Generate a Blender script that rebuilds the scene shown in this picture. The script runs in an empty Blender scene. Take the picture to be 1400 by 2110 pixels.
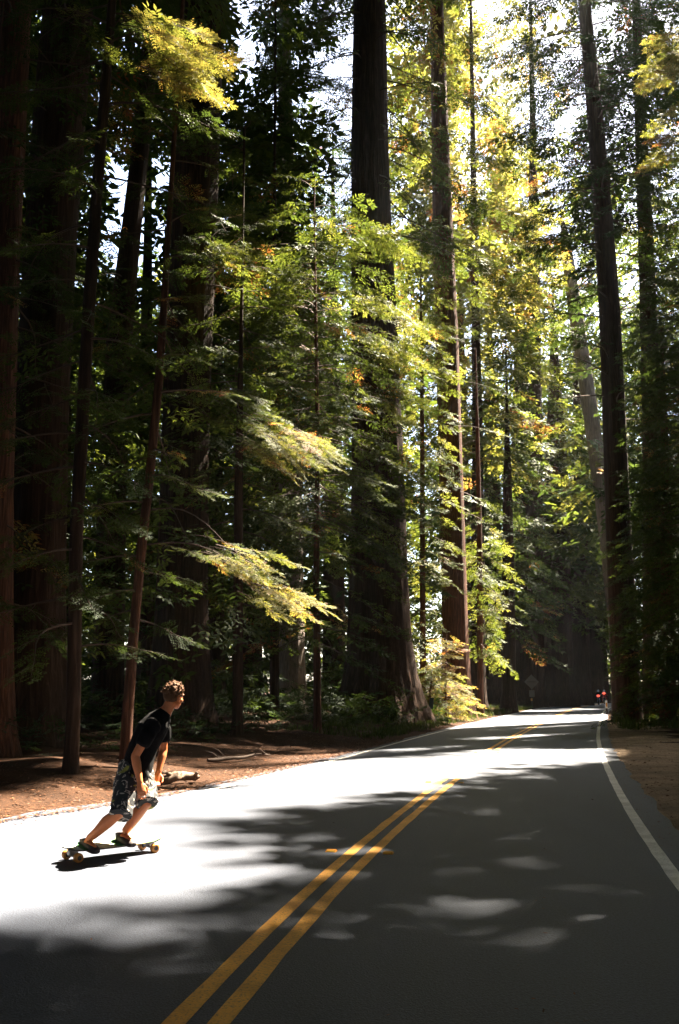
import bpy, bmesh, math
import numpy as np
from mathutils import Vector, Matrix

# ------------------------------------------------------------------ camera, sky, sun, exposure
SC = bpy.context.scene
COL = SC.collection
H = 1.5                       # camera height above the road
FPX = 1900.0                  # focal length in photo pixels (photo 1400 x 2110)
PITCH = math.atan(370.0 / FPX)
CP, SP = math.cos(PITCH), math.sin(PITCH)
cam_d = bpy.data.cameras.new('camera')
cam = bpy.data.objects.new('camera', cam_d)
COL.objects.link(cam)
cam_d.sensor_fit = 'VERTICAL'
cam_d.sensor_height = 36.0
cam_d.sensor_width = 24.0
cam_d.lens = 36.0 * FPX / 2110.0
cam_d.clip_start = 0.05
cam_d.clip_end = 2000
cam.location = (0, 0, H)
cam.rotation_euler = (math.pi / 2 + PITCH, 0, 0)
SC.camera = cam

SUN_EL, SUN_AZ = math.radians(56), math.radians(43)      # azimuth measured from +Y towards +X
S = np.array([math.cos(SUN_EL) * math.sin(SUN_AZ), math.cos(SUN_EL) * math.cos(SUN_AZ), math.sin(SUN_EL)])
w = bpy.data.worlds.new('World')
SC.world = w
w.use_nodes = True
nt = w.node_tree
sky = nt.nodes.new('ShaderNodeTexSky')
sky.sky_type = 'NISHITA'
sky.sun_disc = False
sky.sun_elevation = SUN_EL
sky.sun_rotation = SUN_AZ
sky.air_density = 1.0
sky.dust_density = 2.5
sky.ozone_density = 0.9
nt.links.new(sky.outputs[0], nt.nodes['Background'].inputs[0])
nt.nodes['Background'].inputs[1].default_value = 0.05
sun_d = bpy.data.lights.new('sun', 'SUN')
sun_d.energy = 5.0
sun_d.angle = math.radians(0.53)
sun_d.color = (1.0, 0.89, 0.72)
sun = bpy.data.objects.new('sun', sun_d)
COL.objects.link(sun)
sun.location = (30, 40, 90)
sun.rotation_euler = Vector(-S).to_track_quat('-Z', 'Y').to_euler()
SC.view_settings.view_transform = 'Standard'
SC.view_settings.look = 'None'
SC.view_settings.gamma = 1.0
SC.view_settings.exposure = 3.9
SC.view_settings.use_curve_mapping = False
SC.render.engine = 'CYCLES'
SC.cycles.use_denoising = True
SC.cycles.max_bounces = 8
SC.cycles.diffuse_bounces = 4
SC.cycles.glossy_bounces = 2
SC.cycles.transmission_bounces = 5
SC.cycles.sample_clamp_indirect = 4.0
SC.cycles.use_adaptive_sampling = True


# ------------------------------------------------------------------ helpers
def at(px, py, Y):
    """World point seen at photo pixel (px, py) at the world depth Y."""
    yu = (1055.0 - py) / FPX
    xc = (px - 700.0) / FPX
    k = Y / (CP - SP * yu)
    return np.array([xc * k, Y, H + (SP + CP * yu) * k])


def mpp(py, Y):
    """metres per photo pixel at that depth"""
    return Y / (CP - SP * (1055.0 - py) / FPX) / FPX


def ground_at(px, py, z=0.0):
    yu = (1055.0 - py) / FPX
    zc = SP + CP * yu
    k = (z - H) / zc
    return np.array([(px - 700.0) / FPX * k, (CP - SP * yu) * k])


def project(P):
    P = np.atleast_2d(P)
    z = P[:, 2] - H
    f = P[:, 1] * CP + z * SP
    u = -P[:, 1] * SP + z * CP
    f = np.where(f < 0.1, 0.1, f)
    return 700 + FPX * P[:, 0] / f, 1055 - FPX * u / f, (P[:, 1] * CP + z * SP) > 0.5


def in_frame(P, m=120):
    x, y, ok = project(P)
    return ok & (x > -m) & (x < 1400 + m) & (y > -m) & (y < 2110 + m)


def mesh_from(name, V, faces, mats, midx=None, tint=None, smooth=False):
    me = bpy.data.meshes.new(name)
    V = np.asarray(V, dtype=np.float32)
    if isinstance(faces, np.ndarray):
        n, k = faces.shape
        me.vertices.add(len(V))
        me.vertices.foreach_set('co', V.ravel())
        me.loops.add(n * k)
        me.loops.foreach_set('vertex_index', faces.astype(np.int32).ravel())
        me.polygons.add(n)
        me.polygons.foreach_set('loop_start', np.arange(0, n * k, k, dtype=np.int32))
        me.polygons.foreach_set('loop_total', np.full(n, k, dtype=np.int32))
    else:
        me.from_pydata([tuple(map(float, v)) for v in V], [], faces)
    for m in mats:
        me.materials.append(m)
    if midx is not None:
        me.polygons.foreach_set('material_index', np.asarray(midx, dtype=np.int32))
    if smooth:
        me.polygons.foreach_set('use_smooth', np.ones(len(me.polygons), dtype=bool))
    if tint is not None:
        a = me.attributes.new('tint', 'FLOAT', 'POINT')
        a.data.foreach_set('value', np.asarray(tint, dtype=np.float32))
    me.update(calc_edges=True)
    me.validate(verbose=False)
    return me


def link(name, me, parent=None, label=None, cat=None, group=None, kind=None):
    o = bpy.data.objects.new(name, me)
    COL.objects.link(o)
    if parent is not None:
        o.parent = parent
    tag(o, label, cat, group, kind)
    return o


def tag(o, label=None, cat=None, group=None, kind=None):
    if label:
        o['label'] = label
    if cat:
        o['category'] = cat
    if group:
        o['group'] = group
    if kind:
        o['kind'] = kind
    return o


def empty(name, loc, label=None, cat=None, group=None, rz=0.0):
    o = bpy.data.objects.new(name, None)
    COL.objects.link(o)
    o.empty_display_size = 0.2
    o.location = tuple(map(float, loc))
    o.rotation_euler = (0, 0, rz)
    return tag(o, label, cat, group)


# ------------------------------------------------------------------ materials
def new_mat(name):
    m = bpy.data.materials.new(name)
    m.use_nodes = True
    return m, m.node_tree, m.node_tree.nodes['Principled BSDF']


def ramp(t, stops, fac=None):
    r = t.nodes.new('ShaderNodeValToRGB')
    e = r.color_ramp.elements
    while len(e) < len(stops):
        e.new(0.5)
    for el, (p, c) in zip(e, stops):
        el.position = p
        el.color = (c[0], c[1], c[2], 1)
    if fac is not None:
        t.links.new(fac, r.inputs[0])
    return r


def noise(t, scale, detail=4, rough=0.6, vec=None, dist=0.0):
    n = t.nodes.new('ShaderNodeTexNoise')
    n.inputs['Scale'].default_value = scale
    n.inputs['Detail'].default_value = detail
    n.inputs['Roughness'].default_value = rough
    n.inputs['Distortion'].default_value = dist
    if vec is not None:
        t.links.new(vec, n.inputs['Vector'])
    return n


def mapping(t, scale, kind='Object'):
    c = t.nodes.new('ShaderNodeTexCoord')
    m = t.nodes.new('ShaderNodeMapping')
    m.inputs['Scale'].default_value = scale
    t.links.new(c.outputs[kind], m.inputs[0])
    return m.outputs[0]


def bump(t, h, bsdf, strength, dist):
    b = t.nodes.new('ShaderNodeBump')
    b.inputs['Strength'].default_value = strength
    b.inputs['Distance'].default_value = dist
    t.links.new(h, b.inputs['Height'])
    t.links.new(b.outputs[0], bsdf.inputs['Normal'])


def mix(t, fac, a, b, mode='MIX'):
    m = t.nodes.new('ShaderNodeMix')
    m.data_type = 'RGBA'
    m.blend_type = mode
    for sock, v in ((m.inputs[0], fac), (m.inputs[6], a), (m.inputs[7], b)):
        if isinstance(v, (int, float)):
            sock.default_value = v
        elif isinstance(v, tuple):
            sock.default_value = (v[0], v[1], v[2], 1)
        else:
            t.links.new(v, sock)
    return m.outputs[2]


def plain(name, col, rough=0.6, metal=0.0, var=0.15, scale=30, emis=None, estr=0):
    m, t, b = new_mat(name)
    n = noise(t, scale, 3)
    r = ramp(t, [(0.3, tuple(c * (1 - var) for c in col)), (0.7, tuple(min(1, c * (1 + var)) for c in col))], n.outputs[0])
    t.links.new(r.outputs[0], b.inputs['Base Color'])
    b.inputs['Roughness'].default_value = rough
    b.inputs['Metallic'].default_value = metal
    if emis:
        b.inputs['Emission Color'].default_value = (*emis, 1)
        b.inputs['Emission Strength'].default_value = estr
    return m


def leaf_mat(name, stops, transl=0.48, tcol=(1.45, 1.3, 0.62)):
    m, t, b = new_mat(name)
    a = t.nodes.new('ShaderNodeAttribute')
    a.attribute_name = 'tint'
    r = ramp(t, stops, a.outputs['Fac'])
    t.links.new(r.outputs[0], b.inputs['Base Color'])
    b.inputs['Roughness'].default_value = 0.6
    b.inputs['Specular IOR Level'].default_value = 0.15
    tr = t.nodes.new('ShaderNodeBsdfTranslucent')
    t.links.new(mix(t, 1.0, r.outputs[0], tcol, 'MULTIPLY'), tr.inputs[0])
    ms = t.nodes.new('ShaderNodeMixShader')
    ms.inputs[0].default_value = transl
    t.links.new(b.outputs[0], ms.inputs[1])
    t.links.new(tr.outputs[0], ms.inputs[2])
    t.links.new(ms.outputs[0], t.nodes['Material Output'].inputs[0])
    return m


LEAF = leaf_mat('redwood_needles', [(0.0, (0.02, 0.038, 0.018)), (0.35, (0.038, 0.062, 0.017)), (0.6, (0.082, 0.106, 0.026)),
                                    (0.82, (0.18, 0.18, 0.066)), (0.93, (0.24, 0.19, 0.07)), (1.0, (0.17, 0.065, 0.03))])  # tint also carries light: dark for shaded sprays, pale gold for sunlit ones
FERN = leaf_mat('fern_green', [(0.0, (0.02, 0.035, 0.01)), (0.5, (0.05, 0.08, 0.02)), (0.85, (0.12, 0.12, 0.03)), (1.0, (0.17, 0.08, 0.03))], 0.3)
LITTER = leaf_mat('needle_litter', [(0.0, (0.03, 0.012, 0.005)), (0.5, (0.085, 0.031, 0.011)), (1.0, (0.17, 0.068, 0.025))], 0.0)


def bark_mat(name, c0, c1, c2, sc=1.0):
    m, t, b = new_mat(name)
    v = mapping(t, (7 * sc, 7 * sc, 0.55 * sc))
    n1 = noise(t, 1.6, 8, 0.62, v, 0.6)
    n2 = noise(t, 0.35, 3, 0.5, mapping(t, (1, 1, 0.4)))
    r = ramp(t, [(0.3, c0), (0.52, c1), (0.75, c2)], n1.outputs[0])
    r2 = ramp(t, [(0.3, (0.6, 0.6, 0.6)), (0.7, (1.25, 1.15, 1.1))], n2.outputs[0])
    t.links.new(mix(t, 1.0, r.outputs[0], r2.outputs[0], 'MULTIPLY'), b.inputs['Base Color'])
    b.inputs['Roughness'].default_value = 0.9
    b.inputs['Specular IOR Level'].default_value = 0.15
    bump(t, n1.outputs[0], b, 0.9, 0.06)
    return m


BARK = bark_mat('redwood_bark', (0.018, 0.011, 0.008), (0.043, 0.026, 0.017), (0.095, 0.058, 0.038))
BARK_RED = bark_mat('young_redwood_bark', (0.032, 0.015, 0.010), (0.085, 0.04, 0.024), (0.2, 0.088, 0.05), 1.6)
BARK_GREY = bark_mat('grey_fir_bark', (0.08, 0.065, 0.055), (0.17, 0.14, 0.12), (0.27, 0.23, 0.2), 1.4)
TWIG = plain('twig_bark', (0.06, 0.035, 0.022), 0.9)
TWIG_PALE = plain('pale_dead_wood', (0.15, 0.1, 0.065), 0.9, 0, 0.4, 20)


def asphalt():
    m, t, b = new_mat('asphalt')
    v = mapping(t, (1, 1, 1))
    fine = noise(t, 160, 3, 0.7, v)
    vor = t.nodes.new('ShaderNodeTexVoronoi')
    vor.inputs['Scale'].default_value = 95
    t.links.new(v, vor.inputs['Vector'])
    big = noise(t, 0.5, 5, 0.6, mapping(t, (1.6, 0.35, 1)))
    r = ramp(t, [(0.25, (0.017, 0.021, 0.031)), (0.55, (0.038, 0.046, 0.068)), (0.8, (0.09, 0.102, 0.13))], fine.outputs[0])
    r2 = ramp(t, [(0.3, (0.75, 0.75, 0.77)), (0.7, (1.22, 1.2, 1.17))], big.outputs[0])
    mid = noise(t, 55, 3, 0.85, v)
    r3 = ramp(t, [(0.33, (0.45, 0.45, 0.46)), (0.5, (0.95, 0.95, 0.95)), (0.7, (1.75, 1.72, 1.68))], mid.outputs[0])
    m1 = mix(t, 1.0, r.outputs[0], r2.outputs[0], 'MULTIPLY')
    t.links.new(mix(t, 1.0, m1, r3.outputs[0], 'MULTIPLY'), b.inputs['Base Color'])
    b.inputs['Roughness'].default_value = 0.62
    b.inputs['Specular IOR Level'].default_value = 0.5
    bump(t, vor.outputs['Distance'], b, 0.5, 0.006)
    return m


def paint(name, col, worn):
    m, t, b = new_mat(name)
    v = mapping(t, (1, 1, 1))
    n = noise(t, 60, 6, 0.75, v)
    n2 = noise(t, 2.5, 4, 0.6, v)
    r = ramp(t, [(0.34, tuple(c * 0.45 for c in worn)), (0.40, worn), (0.46, tuple(c * 0.85 for c in col)), (0.7, col)], n.outputs[0])
    r2 = ramp(t, [(0.3, (0.68, 0.66, 0.64)), (0.6, (1.08, 1.08, 1.08))], n2.outputs[0])
    t.links.new(mix(t, 1.0, r.outputs[0], r2.outputs[0], 'MULTIPLY'), b.inputs['Base Color'])
    b.inputs['Roughness'].default_value = 0.6
    bump(t, n.outputs[0], b, 0.3, 0.003)
    return m


def soil(name, stops, fine_scale=35):
    m, t, b = new_mat(name)
    v = mapping(t, (1, 1, 1))
    n = noise(t, fine_scale, 6, 0.75, v, 0.5)
    n2 = noise(t, 0.9, 5, 0.65, v)
    r = ramp(t, stops, n.outputs[0])
    r2 = ramp(t, [(0.3, (0.55, 0.55, 0.55)), (0.7, (1.25, 1.2, 1.15))], n2.outputs[0])
    t.links.new(mix(t, 1.0, r.outputs[0], r2.outputs[0], 'MULTIPLY'), b.inputs['Base Color'])
    b.inputs['Roughness'].default_value = 0.95
    b.inputs['Specular IOR Level'].default_value = 0.1
    bump(t, n.outputs[0], b, 0.8, 0.03)
    return m


ASPHALT = asphalt()
YELLOW = paint('yellow_road_paint', (0.86, 0.41, 0.055), (0.4, 0.22, 0.08))
WHITE = paint('white_road_paint', (0.8, 0.77, 0.72), (0.4, 0.38, 0.35))
DUFF = soil('forest_duff', [(0.3, (0.013, 0.0065, 0.004)), (0.5, (0.038, 0.018, 0.009)), (0.72, (0.1, 0.047, 0.022))])
GRAVEL = soil('gravel_shoulder', [(0.3, (0.12, 0.085, 0.058)), (0.5, (0.3, 0.22, 0.15)), (0.75, (0.48, 0.37, 0.27))], 55)

# ------------------------------------------------------------------ road line
CL = np.array([(-4.4, -30), (-2.3, -8), (-1.36, 0), (-0.71, 4.6), (-0.385, 6.5), (0.16, 9.1), (1.59, 15.3), (3.73, 23.9), (5.9, 32.1),
               (9.75, 45.8), (17.4, 72.4), (24.6, 95.2), (38.0, 134), (54, 172), (80, 215)])
# resample and smooth
_d = np.concatenate([[0], np.cumsum(np.hypot(*np.diff(CL, axis=0).T))])
_u = np.arange(0, _d[-1], 0.5)
CLs = np.stack([np.interp(_u, _d, CL[:, 0]), np.interp(_u, _d, CL[:, 1])], 1)
for _ in range(60):
    CLs[1:-1] = 0.25 * CLs[:-2] + 0.5 * CLs[1:-1] + 0.25 * CLs[2:]
TAN = np.gradient(CLs, axis=0)
TAN /= np.linalg.norm(TAN, axis=1)[:, None]
NRM = np.stack([TAN[:, 1], -TAN[:, 0]], 1)          # to the right of travel
CY = CLs[:, 1]


def center_x(y):
    return np.interp(y, CY, CLs[:, 0])


def offset(x, y):
    """signed distance from the road centre, right positive (approximate)"""
    return (x - center_x(y)) * 0.968


def sstep(a, b, x):
    t = np.clip((x - a) / (b - a), 0, 1)
    return t * t * (3 - 2 * t)


def left_edge(y):
    return np.interp(y, [0, 8, 10, 11.5, 12.6, 14, 17, 21, 30], [-4.6, -4.9, -4.8, -4.55, -4.15, -3.85, -3.6, -3.42, -3.35])


def left_line(y):
    return np.interp(y, [0, 8, 11.5, 13.7, 17, 21], [-4.2, -4.35, -3.95, -3.45, -3.2, -3.05])


RIGHT_EDGE = 3.1


def lump(x, y):
    return (np.sin(x * 0.9 + 1.3 * np.sin(y * 0.6)) * np.sin(y * 0.8 + 0.7) * 0.5 + np.sin(x * 2.7 + y * 1.1) * np.sin(y * 2.2 - x) * 0.3
            + np.sin(x * 6.1 - y * 2) * np.sin(y * 5.3 + x * 1.7) * 0.14)


def ground_z(x, y):
    o = offset(x, y)
    le = left_edge(y)
    dl = le - o
    dr = o - RIGHT_EDGE
    z = np.full(np.shape(o), -0.05)
    z = np.where(dl > -0.3, -0.05 + 0.045 * sstep(-0.3, 0.1, dl) + 0.32 * sstep(0.3, 4.5, dl) + 0.16 * lump(x, y) * sstep(0.2, 2.5, dl) + 0.02 * np.maximum(dl - 4, 0), z)
    z = np.where(dr > -0.3, -0.05 + 0.042 * sstep(-0.3, 0.1, dr) + 0.35 * sstep(2.2, 5.0, dr) + 0.15 * lump(x, y) * sstep(2.0, 4, dr) + 0.02 * np.maximum(dr - 5, 0), z)
    return z


def strip(name, o_left, o_right, z, mat, parent=None, s0=0, s1=None, step=1, wob=0.0, cross=1, seed=0, **kw):
    idx = np.arange(s0, s1 or len(CLs), step)
    rng = np.random.default_rng(seed)
    V = []
    for i in idx:
        ol = o_left(CY[i]) if callable(o_left) else o_left
        orr = o_right(CY[i]) if callable(o_right) else o_right
        wl, wr = (rng.normal(0, wob), rng.normal(0, wob)) if wob else (0, 0)
        for k in range(cross + 1):
            f = k / cross
            o_ = (ol + wl) * (1 - f) + (orr + wr) * f
            p = CLs[i] + NRM[i] * o_
            V.append((p[0], p[1], z))
    V = np.array(V)
    n = len(idx)
    c = cross + 1
    Q = np.array([(a * c + k, a * c + k + 1, (a + 1) * c + k + 1, (a + 1) * c + k) for a in range(n - 1) for k in range(cross)])
    return link(name, mesh_from(name, V, Q, [mat]), parent, **kw)


road = strip('road', left_edge, RIGHT_EDGE, 0.0, ASPHALT, wob=0.035, cross=6, seed=3, kind='structure', label='two-lane asphalt road curving away to the right')
strip('center_line', -0.155, -0.05, 0.004, YELLOW, road, wob=0.003, seed=4)
strip('center_line', 0.05, 0.155, 0.004, YELLOW, road, wob=0.003, seed=5)
strip('edge_line', lambda y: left_line(y) - 0.05, lambda y: left_line(y) + 0.05, 0.004, WHITE, road, wob=0.003, seed=6)
strip('edge_line', 2.68, 2.80, 0.004, WHITE, road, wob=0.003, seed=7)

# ground: one sheet, fine near the road, reaching far
gx = np.concatenate([np.linspace(-400, -60, 18), np.linspace(-55, -14, 50), np.linspace(-13.5, 45, 135), np.linspace(46, 90, 40), np.linspace(100, 400, 14)])
gy = np.concatenate([np.linspace(-60, -4, 12), np.linspace(-3, 60, 160), np.linspace(60.8, 150, 60), np.linspace(155, 500, 18)])
GX, GY = np.meshgrid(gx, gy)
GZ = ground_z(GX, GY)
V = np.stack([GX.ravel(), GY.ravel(), GZ.ravel()], 1)
nx, ny = len(gx), len(gy)
ii = (np.arange(ny - 1)[:, None] * nx + np.arange(nx - 1)[None, :]).ravel()
Q = np.stack([ii, ii + 1, ii + nx + 1, ii + nx], 1)
cx = V[Q].mean(1)
co = offset(cx[:, 0], cx[:, 1])
jit = 0.35 * np.sin(cx[:, 1] * 1.7) + 0.25 * np.sin(cx[:, 1] * 4.1 + 1)
is_gravel = (co > 2.9) & (co < 5.3 + jit) & (cx[:, 1] < 47)
ground = link('ground', mesh_from('ground', V, Q, [DUFF, GRAVEL], is_gravel.astype(int), smooth=True), kind='structure',
              label='brown needle-strewn forest floor on both sides of the road')

# ------------------------------------------------------------------ where the sun comes through the canopy
LIT_POLYS_PX = [
    [(-250, 1674), (0, 1662), (330, 1614), (560, 1578), (700, 1560), (880, 1543), (1215, 1543), (1235, 1556), (1120, 1574), (960, 1600), (850, 1632), (700, 1655),
     (560, 1675), (400, 1690), (300, 1712), (330, 1748), (420, 1762), (510, 1790), (520, 1815), (420, 1860), (330, 1888), (150, 1888), (0, 1902), (-250, 1920)],
    [(925, 1503), (975, 1481), (1100, 1476), (1245, 1474), (1235, 1488), (1140, 1497), (980, 1502)],
]
LIT_POLYS = [np.array([ground_at(*p) for p in poly]) for poly in LIT_POLYS_PX]


def open_sky(P):
    """gaps in the wood behind, left of the big redwood and left of the tall fir"""
    x, y, ok = project(P)
    return (P[:, 1] > 12) & (((x > 195) & (x < 360) & (y > 315) & (y < 565)) | ((x > 455) & (x < 540) & (y < 200)))


def in_poly(P, poly):
    x, y = P[:, 0], P[:, 1]
    inside = np.zeros(len(P), bool)
    j = len(poly) - 1
    for i in range(len(poly)):
        xi, yi = poly[i]
        xj, yj = poly[j]
        c = ((yi > y) != (yj > y)) & (x < (xj - xi) * (y - yi) / (yj - yi + 1e-12) + xi)
        inside ^= c
        j = i
    return inside


def poly_dist(P, poly):
    d = np.full(len(P), 1e9)
    for i in range(len(poly)):
        a, b = poly[i - 1], poly[i]
        ab = b - a
        t = np.clip(((P - a) @ ab) / (ab @ ab + 1e-9), 0, 1)
        d = np.minimum(d, np.linalg.norm(P - (a + t[:, None] * ab), axis=1))
    return d


# foliage and trunks that stand in a shaft of sun: (px, py, depth, radius of the shaft)
SHAFTS_PX = [(560, 1170, 17, 1.1), (520, 1120, 17, 0.9), (600, 1220, 17, 0.9), (610, 885, 22, 1.2), (385, 110, 15, 1.5), (430, 170, 15, 1.0), (330, 70, 15, 1.0),
             (920, 1400, 49, 1.7), (930, 1470, 49, 1.5), (890, 1250, 52, 1.6), (885, 1120, 52, 1.7), (880, 950, 52, 2.0), (985, 1000, 56, 2.5), (1000, 1150, 56, 2.2),
             (980, 860, 56, 2.0), (800, 620, 31, 1.6), (830, 780, 31, 1.2), (760, 480, 31, 1.2), (470, 500, 26, 1.2), (650, 560, 31, 1.0),
             (930, 560, 60, 3), (900, 300, 62, 4), (1000, 200, 75, 6), (1000, 400, 75, 6), (1080, 620, 80, 5), (960, 60, 62, 4), (1060, 900, 85, 4),
             (1190, 1215, 80, 2.0), (1235, 1300, 85, 1.5), (1130, 900, 85, 4), (1370, 90, 38, 2.0), (1380, 260, 38, 1.6), (1180, 960, 85, 3),
             (780, 1000, 40, 0.7), (490, 1490, 24, 0.4), (650, 1330, 32, 0.8), (350, 1585, 18, 0.8), (300, 1605, 17, 0.5)]
# thinner canopy, where only some of the sun gets through: (px, py, depth, radius)
DAPPLE_PX = [(600, 700, 31, 1.3), (560, 560, 30, 1.4), (700, 800, 31, 1.2), (640, 480, 31, 1.5), (640, 980, 31, 1.0), (560, 300, 50, 2.5), (475, 600, 26, 1.0),
             (1340, 700, 40, 2.0), (1360, 900, 38, 2.0), (300, 430, 30, 1.6), (700, 1120, 33, 1.2), (1330, 500, 55, 3.0)]
SHAFTS = np.array([[*at(a, b, c), r, 1.0] for a, b, c, r in SHAFTS_PX] + [[*at(a, b, c), r, 0.7] for a, b, c, r in DAPPLE_PX]
                  + [[*ground_at(a, b), 0.0, r, 0.42] for a, b, r in ((1105, 1800, 0.12), (1190, 1812, 0.1), (1275, 1885, 0.1), (905, 1695, 0.1), (1225, 1640, 0.2), (1130, 1617, 0.2))])


def keep_sun(P, size, rng, protect=True):
    """False where a bough would block one of the sun shafts or the lit road patches"""
    keep = ~(open_sky(P) & (rng.random(len(P)) < 0.86))
    g = P[:, :2] - P[:, 2:3] * (S[:2] / S[2])
    for poly in LIT_POLYS:
        hit = in_poly(g, poly)
        d = poly_dist(g, poly)
        hit = hit | (d < np.where(size > 1.7, 0.85 * size, 0.5 * size * (0.6 + 0.4 * rng.random(len(P)))))
        keep &= ~(hit & (P[:, 2] > 1.2) & (rng.random(len(P)) < np.where((g[:, 0] < -0.2) | (size > 1.7), 1.0, 0.97)))
    for q in SHAFTS:
        wv = P - q[:3]
        al = wv @ S
        perp = np.linalg.norm(wv - al[:, None] * S, axis=1)
        keep &= ~((al > q[3] * 1.2) & (perp < q[3] + (0.4 if q[4] > 0.65 else 0.2) * size) & (rng.random(len(P)) < q[4]))
    return keep


# ------------------------------------------------------------------ bough templates
def tube(P, R, seg=4, closed=True):
    """quads round a polyline P (n,3) with radii R"""
    P = np.asarray(P, float)
    R = np.asarray(R, float)
    n = len(P)
    T = np.gradient(P, axis=0)
    T /= np.linalg.norm(T, axis=1)[:, None] + 1e-9
    ref = np.array([0, 0, 1.0]) if abs(T[0][2]) < 0.8 else np.array([1.0, 0, 0])
    A = np.cross(T, ref)
    A /= np.linalg.norm(A, axis=1)[:, None] + 1e-9
    B = np.cross(T, A)
    th = np.arange(seg) * 2 * math.pi / seg
    V = P[:, None, :] + R[:, None, None] * (np.cos(th)[None, :, None] * A[:, None, :] + np.sin(th)[None, :, None] * B[:, None, :])
    V = V.reshape(-1, 3)
    Qs = [(i * seg + k, i * seg + (k + 1) % seg, (i + 1) * seg + (k + 1) % seg, (i + 1) * seg + k) for i in range(n - 1) for k in range(seg)]
    return V, np.array(Qs)


def make_bough(rng, n_tw, n_pair, kl, kw, wood=True, spread=0.45):
    V, Q, M, T = [], [], [], []
    sag = rng.uniform(0.12, 0.28)
    wig = rng.uniform(-0.12, 0.12)

    def axis(t):
        return np.array([t, wig * math.sin(t * 3), 0.06 * t - sag * t * t])

    if wood:
        P = [axis(t) for t in np.linspace(0, 1, 5)]
        v, q = tube(P, np.linspace(0.011, 0.002, 5), 3)
        V.append(v); Q.append(q); M.append(np.ones(len(q))); T.append(np.full(len(v), 0.0))
    base = sum(len(v) for v in V)

    def kite(p, d, nrm, l, wd, tn):
        nonlocal base
        side = np.cross(nrm, d)
        side /= np.linalg.norm(side) + 1e-9
        v = np.array([p, p + d * l * 0.45 + side * wd * 0.5, p + d * l - nrm * l * 0.08, p + d * l * 0.45 - side * wd * 0.5])
        V.append(v); Q.append(np.array([[base, base + 1, base + 2, base + 3]])); M.append(np.zeros(1)); T.append(np.full(4, tn))
        base += 4

    ts = np.linspace(0.12, 0.98, n_tw) + rng.uniform(-0.02, 0.02, n_tw)
    for i, t in enumerate(ts):
        sgn = 1 if i % 2 else -1
        a = sgn * math.radians(rng.uniform(38, 68)) if i < n_tw - 1 else rng.uniform(-0.2, 0.2)
        tl = (spread * (1 - t) ** 0.75 + 0.10) * rng.uniform(0.75, 1.2)
        d = np.array([math.cos(a), math.sin(a), rng.uniform(-0.25, 0.08)])
        d /= np.linalg.norm(d)
        p0 = axis(t)
        roll = rng.uniform(-0.45, 0.45)
        nrm = np.array([math.sin(roll) * -d[1], math.sin(roll) * d[0], math.cos(roll)])
        nrm -= d * (nrm @ d)
        nrm /= np.linalg.norm(nrm)
        side = np.cross(nrm, d)
        tj = rng.normal(0, 0.04)
        for k in range(n_pair):
            s = (k + 0.6) / n_pair
            p = p0 + d * tl * s + np.array([0, 0, -0.12 * tl * s * s])
            for sg in (1, -1):
                b = math.radians(rng.uniform(42, 62))
                dd = d * math.cos(b) + side * sg * math.sin(b) + nrm * rng.uniform(-0.25, 0.12)
                dd /= np.linalg.norm(dd)
                n2 = nrm + side * rng.uniform(-0.35, 0.35)
                n2 /= np.linalg.norm(n2)
                kite(p, dd, n2, kl * (1 - 0.35 * s) * rng.uniform(0.8, 1.25), kw, tj + rng.normal(0, 0.03))
        kite(p0 + d * tl * 0.93, d, nrm, kl, kw, tj + 0.05)
    return np.concatenate(V), np.concatenate(Q), np.concatenate(M), np.concatenate(T)


_r = np.random.default_rng(11)
TEMPL = {
    'A': [make_bough(_r, 11, 5, 0.115, 0.034) for _ in range(4)],
    'B': [make_bough(_r, 6, 3, 0.22, 0.066, False, 0.5) for _ in range(4)],
    'D': [make_bough(_r, 6, 1, 0.36, 0.15, False, 0.45) for _ in range(4)],
    'C': [make_bough(_r, 4, 1, 0.44, 0.22, False, 0.4) for _ in range(4)],
}


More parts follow.
